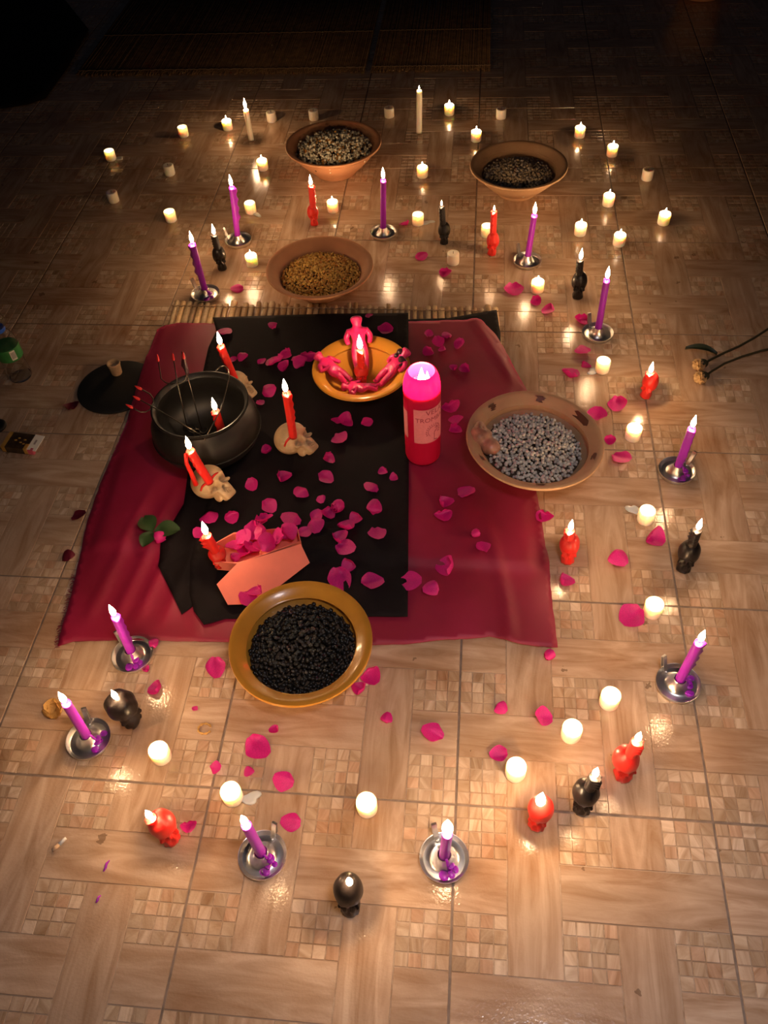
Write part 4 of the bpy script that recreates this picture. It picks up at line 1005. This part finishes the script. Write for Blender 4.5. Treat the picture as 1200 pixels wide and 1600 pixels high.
for u, v, s, z in [(415, 816, 30, .034), (397, 830, 30, .030), (406, 824, 26, .03), (381, 842, 26, .028), (412, 836, 28, .03), (420, 856, 30, .026), (438, 844, 30, .026), (452, 838, 26, .024), (370, 856, 28, .022), (394, 862, 26, .024), (366, 872, 20, .014), (384, 870, 20, .014), (408, 856, 26, .022), (430, 850, 28, .012), (385, 858, 28, .012), (448, 843, 26, .010)]:
    petal(u, v, s, 0, 'magenta rose petal heaped inside the coral coffin box', 'petals in the coffin box', zc + z, .7)
petal(402, 926, 26, 0, 'magenta rose petal lying on the coffin lid', 'petals on the coffin lid', zc + .014); petal(388, 938, 30, 0, 'magenta rose petal lying on the coffin lid', 'petals on the coffin lid', zc + .010)
# rose buds (rolled petals)
def bud_mesh(seed, mat):
    vs, fs = [], []; n, m_ = 44, 9
    for i in range(n + 1):
        a = i / n * 4.6 * math.pi; r0 = .10 + .36 * i / n
        for k in range(m_):
            t = k / (m_ - 1); r = r0 * (.55 + .6 * math.sin(math.pi * (.12 + .62 * t))) ; vs.append((r * math.cos(a), r * math.sin(a), (t - .5) * (.95 - .25 * i / n + .07 * math.sin(a * 1.7 + seed))))
    for i in range(n):
        for k in range(m_ - 1): fs.append((i * m_ + k, (i + 1) * m_ + k, (i + 1) * m_ + k + 1, i * m_ + k + 1))
    return pydata('bud', vs, fs, mat)
BUD = bud_mesh(1, M_PETAL)
def bud(u, v, s, lab):
    p = on(u, v); k = s / ppm(u, v) * .95
    return tag(ob('rose_bud', BUD, None, p + V3((0, 0, .46 * k)), (1.35, 0, rnd.uniform(0, 6)), k), lab, 'rose bud')
bud(529, 797, 23, 'small rolled magenta rosebud among the petals on the black cloth'); bud(743, 838, 16, 'tiny curled magenta rosebud on the burgundy cloth'); bud(858, 1028, 20, 'round magenta rosebud just beyond the corner of the burgundy cloth')
def leaf_mesh(mat, wd_=.42):
    vs, fs = [], []; n = 8
    for i in range(n + 1):
        t = i / n; w = wd_ * math.sin(math.pi * (t * .93 + .035)) ** .8
        for s in (-1, -.5, 0, .5, 1): vs.append((s * w, t, .10 * abs(s) + .12 * math.sin(math.pi * t)))
    for i in range(n):
        for k in range(4): fs.append((i * 5 + k, i * 5 + k + 1, i * 5 + 6 + k, i * 5 + 5 + k))
    return pydata('leaf', vs, fs, mat)
LEAF = leaf_mesh(M_LEAF)
p = on(252, 844); rb = empty('cut_rose', p, 'pink rosebud with three green leaves on the burgundy cloth', 'rose')
ob('bud', BUD, rb, (0, 0, .012), (1.45, 0, -1.1), .030)
for (u, v), (u2, v2) in (((240, 833), (226, 812)), ((240, 834), (226, 860)), ((243, 834), (282, 830))):
    a, b_ = on(u, v), on(u2, v2); d = b_ - a
    ob('leaf', LEAF, rb, a - p + V3((0, 0, .004)), (0, 0, math.atan2(d.y, d.x) - math.pi / 2), d.length)
ob('stem', tube('stem', [on(237, 834) - p + V3((0, 0, .003)), on(245, 838) - p + V3((0, 0, .004)), V3((0, 0, .008))], .0015, M_LEAF, 6), rb)

# ------------------------------------------------------------------ dried roses at the right
def dried_rose(head, path, lab, leaf=None):
    hb = g(*head); t = empty('dried_rose', hb, lab, 'rose', 'dried roses')
    pts = [g(u, v, .010) - hb for u, v in path]; ob('stem', tube('stem', pts, [.0032] * len(pts), M_STEM, 8), t)
    d = (pts[0] - pts[1]).normalized()
    for k in range(9):
        a = k * 2.4; me_ = DRYP[k % 4]
        o = ob('petal', me_, t, pts[0] + d * (.004 + .004 * (k % 3)) + V3((0, 0, .008)), (Matrix.Rotation(math.atan2(d.y, d.x) - math.pi / 2, 3, 'Z') @ Matrix.Rotation(a, 3, 'Y') @ Matrix.Rotation(.5, 3, 'X')).to_quaternion(), .030 + .004 * (k % 3))
        o.location.z = max(o.location.z, .014)
    bm = bmesh.new(); bmesh.ops.create_icosphere(bm, subdivisions=3, radius=.013); ob('calyx', to_mesh('calyx', bm, M_STEM), t, pts[0] - d * .006 + V3((0, 0, .006)), (0, 0, 0), (1.2, 1.0, .9))
    if leaf:
        a, b_ = g(*leaf[0], .01) - hb, g(*leaf[1], .008) - hb; dd = b_ - a
        ob('leaf', leaf_mesh(simple('dry_leaf', (.02, .03, .012), .5), .17), t, a, (0, .05, math.atan2(dd.y, dd.x) - math.pi / 2), dd.length)
DRYP = [petal_mesh(s + 80, M_DRY) for s in range(4)]
dried_rose((1090, 572), [(1094, 572), (1110, 562), (1130, 552), (1155, 541), (1180, 527), (1200, 514), (1240, 492)], 'wilted yellow rose with a long dark stem and dark folded leaf, on the floor', ((1120, 555), (1070, 547)))
dried_rose((1092, 598), [(1096, 592), (1112, 580), (1132, 568), (1160, 557), (1190, 548), (1205, 545), (1245, 535)], 'wilted orange rose whose straight stem lies below the other')

# ------------------------------------------------------------------ things at the left edge
M_PET = simple('clear_plastic', (1, 1, 1), .03, trans=1.0, ior=1.28); M_GREEN = simple('green_label', (.03, .20, .05), .45, var=.2, vscale=40); M_BLUE = simple('blue_plastic', (.02, .10, .55), .4); M_WHITE = simple('white_print', (.75, .74, .70), .5); M_INKK = simple('black_print', (.015, .015, .015), .5)
bb = g(33, 588); bt = empty('water_bottle', bb, 'clear plastic water bottle with green label standing by the floor joint', 'bottle')
R = .033
ob('body', lathe('body', [(0, .006), (R * .5, .002), (R * .86, 0), (R * .97, .006), (R, .016), (R * .96, .030), (R * .90, .046), (R * .92, .062), (R * .98, .072), (R * .98, .112), (R, .120), (R * .95, .134), (R * .74, .150), (R * .52, .160), (R * .50, .166), (R * .8, .178), (R * .86, .190), (R * .66, .206), (R * .40, .220), (R * .38, .240), (R * .35, .240), (R * .36, .219), (R * .62, .204), (R * .82, .190), (R * .76, .179), (R * .46, .167), (R * .48, .159), (R * .70, .149), (R * .91, .133), (R * .965, .119), (R * .945, .112), (R * .945, .072), (R * .88, .062), (R * .86, .046), (R * .92, .030), (R * .96, .016), (R * .92, .008), (R * .5, .006), (0, .009)], M_PET, 40, 40), bt)
ob('label', lathe('label', [(R * 1.0, .074), (R * 1.01, .075), (R * 1.01, .110), (R * 1.0, .111)], M_GREEN, 40, closed=False), bt)
CACHE  # (label closed by caps is hidden inside the bottle)
A0 = -.75
pa = ob('barcode', wrap(A0 - .22, A0 + .22, .079, .108, R * 1.018, M_WHITE, 'barcode', 8), bt)
bm = bmesh.new()
for k in range(9):
    a = A0 - .16 + k * .04
    for q in (wrap(a, a + (.012 if k % 2 else .022), .083, .104, R * 1.024, M_INKK, 'bar', 1),): bm.from_mesh(q)
ob('bars', to_mesh('bars', bm, M_INKK, False), pa)
ob('cap', lathe('cap', [(0, .262), (R * .40, .262), (R * .43, .259), (R * .43, .240), (R * .40, .239), (0, .2395)], M_BLUE, 28), bt)
ob('blue_band', lathe('blue_band', [(R * .56, .158), (R * .58, .160), (R * .58, .167), (R * .56, .169)], M_BLUE, 28), bt)
# cigarette packet
M_PACK = simple('black_gold_card', (.035, .022, .012), .4, var=.6, vscale=60); M_GOLD = simple('gold_card', (.42, .24, .05), .45, var=.2, vscale=60); M_PINK = simple('pink_card', (.55, .10, .16), .5)
q0, q1, q2 = g(2, 705, .02), g(48, 712, .02), g(20, 680, .02)
pk_c = g(36, 697, 0); ex = (g(66, 703) - g(12, 697)); pa_ = math.atan2(ex.y, ex.x)
pk = empty('cigarette_packet', pk_c, 'crumpled black and gold cigarette packet with white end flap lying on the floor', 'packet', None, pa_)
def bxm(name, lo_, hi_, mat, bev=.0008):
    bm = bmesh.new(); box_into(bm, lo_, hi_); bmesh.ops.bevel(bm, geom=bm.edges[:], offset=bev, segments=2, affect='EDGES'); return to_mesh(name, bm, mat, False)
ob('box', bxm('box', (-.042, -.027, 0), (.030, .027, .020), M_PACK), pk)
ob('gold_strip', bxm('gold_strip', (-.0424, -.0272, .002), (-.030, .0272, .0204), M_GOLD), pk)
ob('gold_edge', bxm('gold_edge', (.020, -.0275, .002), (.0304, -.008, .0205), M_GOLD), pk)
ob('flap', bxm('flap', (.026, -.026, .0202), (.052, .028, .0225), M_WHITE, .0006), pk, (0, 0, 0), (0, .12, 0))
ob('pink_panel', bxm('pink_panel', (.030, -.027, .001), (.046, -.018, .018), M_PINK), pk)
ob('print', bxm('print', (.036, -.006, .0226), (.041, .010, .0228), simple('grey_print', (.3, .26, .27), .6), .00005), pk, (0, 0, 0), (0, .12, 0))
bm = bmesh.new()
for k, (x, y) in enumerate(((-.012, 0), (-.006, .008), (.004, -.006), (.012, .004), (.014, -.010))):
    bmesh.ops.create_uvsphere(bm, u_segments=10, v_segments=6, radius=1, matrix=Matrix.Translation((x, y, .0202)) @ Matrix.Diagonal((.004, .0025, .0006, 1)))
ob('gold_print', to_mesh('gold_print', bm, M_GOLD), pk)
tag(ob('lens_cap', lathe('lens_cap', [(0, 0), (.024, 0), (.026, .002), (.026, .007), (.024, .009), (.018, .0095), (.016, .0085), (0, .0085)], M_LID, 36), None, g(-5, 668)), 'small round black plastic disc beside the cigarette packet', 'disc')
# dried flower scrap, cigarette end, wax crumbs
sc = empty('dried_flower', g(84, 1112), 'crumpled dried yellow flower scrap beside the purple taper', 'dried flower')
M_DRY2 = translucent('yellow_dry_petal', (.62, .36, .10), (.6, .35, .1), .25, .7, var=.25); DP = [petal_mesh(s + 95, M_DRY2) for s in range(3)]
for k in range(5):
    e = Matrix.Rotation(k * 1.3, 3, 'Z') @ Matrix.Rotation(.5 - .2 * k, 3, 'X') @ Matrix.Rotation(.3 * k - .5, 3, 'Y'); me_ = DP[k % 3]; zm = min((e @ w.co).z for w in me_.vertices) * .034
    ob('petal', me_, sc, (.010 * math.cos(k * 2), .009 * math.sin(k * 2), -zm + .0005 + .001 * k), e.to_quaternion(), .034)
ce_ = empty('cigarette_end', g(92, 1322), 'crushed cigarette end lying alone on the floor', 'cigarette end', None, .9)
ob('filter', tube('filter', [(-.012, 0, .0035), (.002, 0, .0035)], .0034, simple('filter_paper', (.62, .42, .26), .8), 12), ce_); ob('paper', tube('paper', [(.002, 0, .0035), (.014, .001, .0034), (.017, .001, .003)], [.0034, .0033, .0024], M_WHITE, 12), ce_)
for u, v, s, mt, lb_ in [(165, 1353, 1.1, M_WAXP, 'thin curved crumb of purple wax on the floor'), (152, 1405, .7, M_WAXP, 'tiny crumb of purple wax on the bottom left tiles'), (320, 1139, 1.6, M_DRY2, 'dried yellow wax ring on the floor')]:
    if s > 1.5: me_ = tube('wax_ring', [(.0125 * math.cos(a), .0105 * math.sin(a), .0015) for a in np.linspace(.4, 5.9, 24)], [.0012 + .0008 * (k % 3) for k in range(24)], mt, 8)
    else: me_ = tube('wax_crumb', [(0, -.009 * s, .002), (.002, -.003 * s, .0022), (.0015, .003 * s, .0022), (.005, .009 * s, .0016)], [.001, .0022, .0022, .0008], mt, 8)
    tag(ob('wax_crumb', me_, None, g(u, v)), lb_, 'wax crumb')

# ------------------------------------------------------------------ far edge: straw mats, dark sheet, pot
M_STITCH = simple('stitch', (.16, .11, .07), .9)
def straw_mat(x0, x1, y0, y1, lab, seed):
    r = random.Random(seed); t = empty('straw_mat', ((x0 + x1) / 2, (y0 + y1) / 2, 0), lab, 'mat'); bm = bmesh.new(); x = x0
    while x < x1:
        w = r.uniform(.0045, .008); o_ = r.uniform(-.015, .015)
        tube_into(bm, [(x - (x0 + x1) / 2, y0 + o_ - (y0 + y1) / 2, .0045), (x + r.uniform(-.003, .003) - (x0 + x1) / 2, 0, .005), (x - (x0 + x1) / 2, y1 - (y0 + y1) / 2, .0045)], w * .55, 6); x += w
    rd = ob('reeds', to_mesh('reeds', bm, M_REED), t); rd['kind'] = 'stuff'
    for y in (y0 + .03, y0 + .40, y0 + .85, y1 - .03):
        pts = [(x0 + (x1 - x0) * k / 160 - (x0 + x1) / 2, y - (y0 + y1) / 2 + .002 * math.sin(k), .0095 + .001 * math.cos(k * 2.0)) for k in range(161)]
        ob('stitch', tube('stitch', pts, .0018, M_STITCH, 5), t)
straw_mat(-1.27, -.03, 3.03, 4.6, 'dim straw reed mat on the floor beyond the popcorn bowl', 3)
straw_mat(.0, .49, 3.035, 4.6, 'narrow straw reed mat lying beside the wide one', 4)
P_ = [tuple(g(u, v)[:2]) for u, v in [(-60, 180), (0, 172), (45, 164), (100, 155), (126, 108), (140, 50), (100, 0), (-150, 0), (-200, 120)]]
P_ = [(min(x, -1.33), y) for x, y in P_]
cloth('dark_floor_sheet', P_, lambda x, y: .002 + .004 * (1 + math.sin(x * 9 + y * 4)), M_CLOTHK, 'dark sheet lying on the floor beside the straw mat', 'cloth', .05)  # thin dark sheet put in for the dark area at the far left
pp = g(1095, -8); tag(ob('plant_pot', lathe('plant_pot', [(0, 0), (.085, 0), (.09, .004), (.12, .16), (.132, .16), (.135, .165), (.137, .2), (.13, .205), (.122, .2), (.11, .17), (.08, .03), (0, .025)], M_TERRA, 40), None, pp), 'terracotta plant pot standing far back on the floor', 'pot')
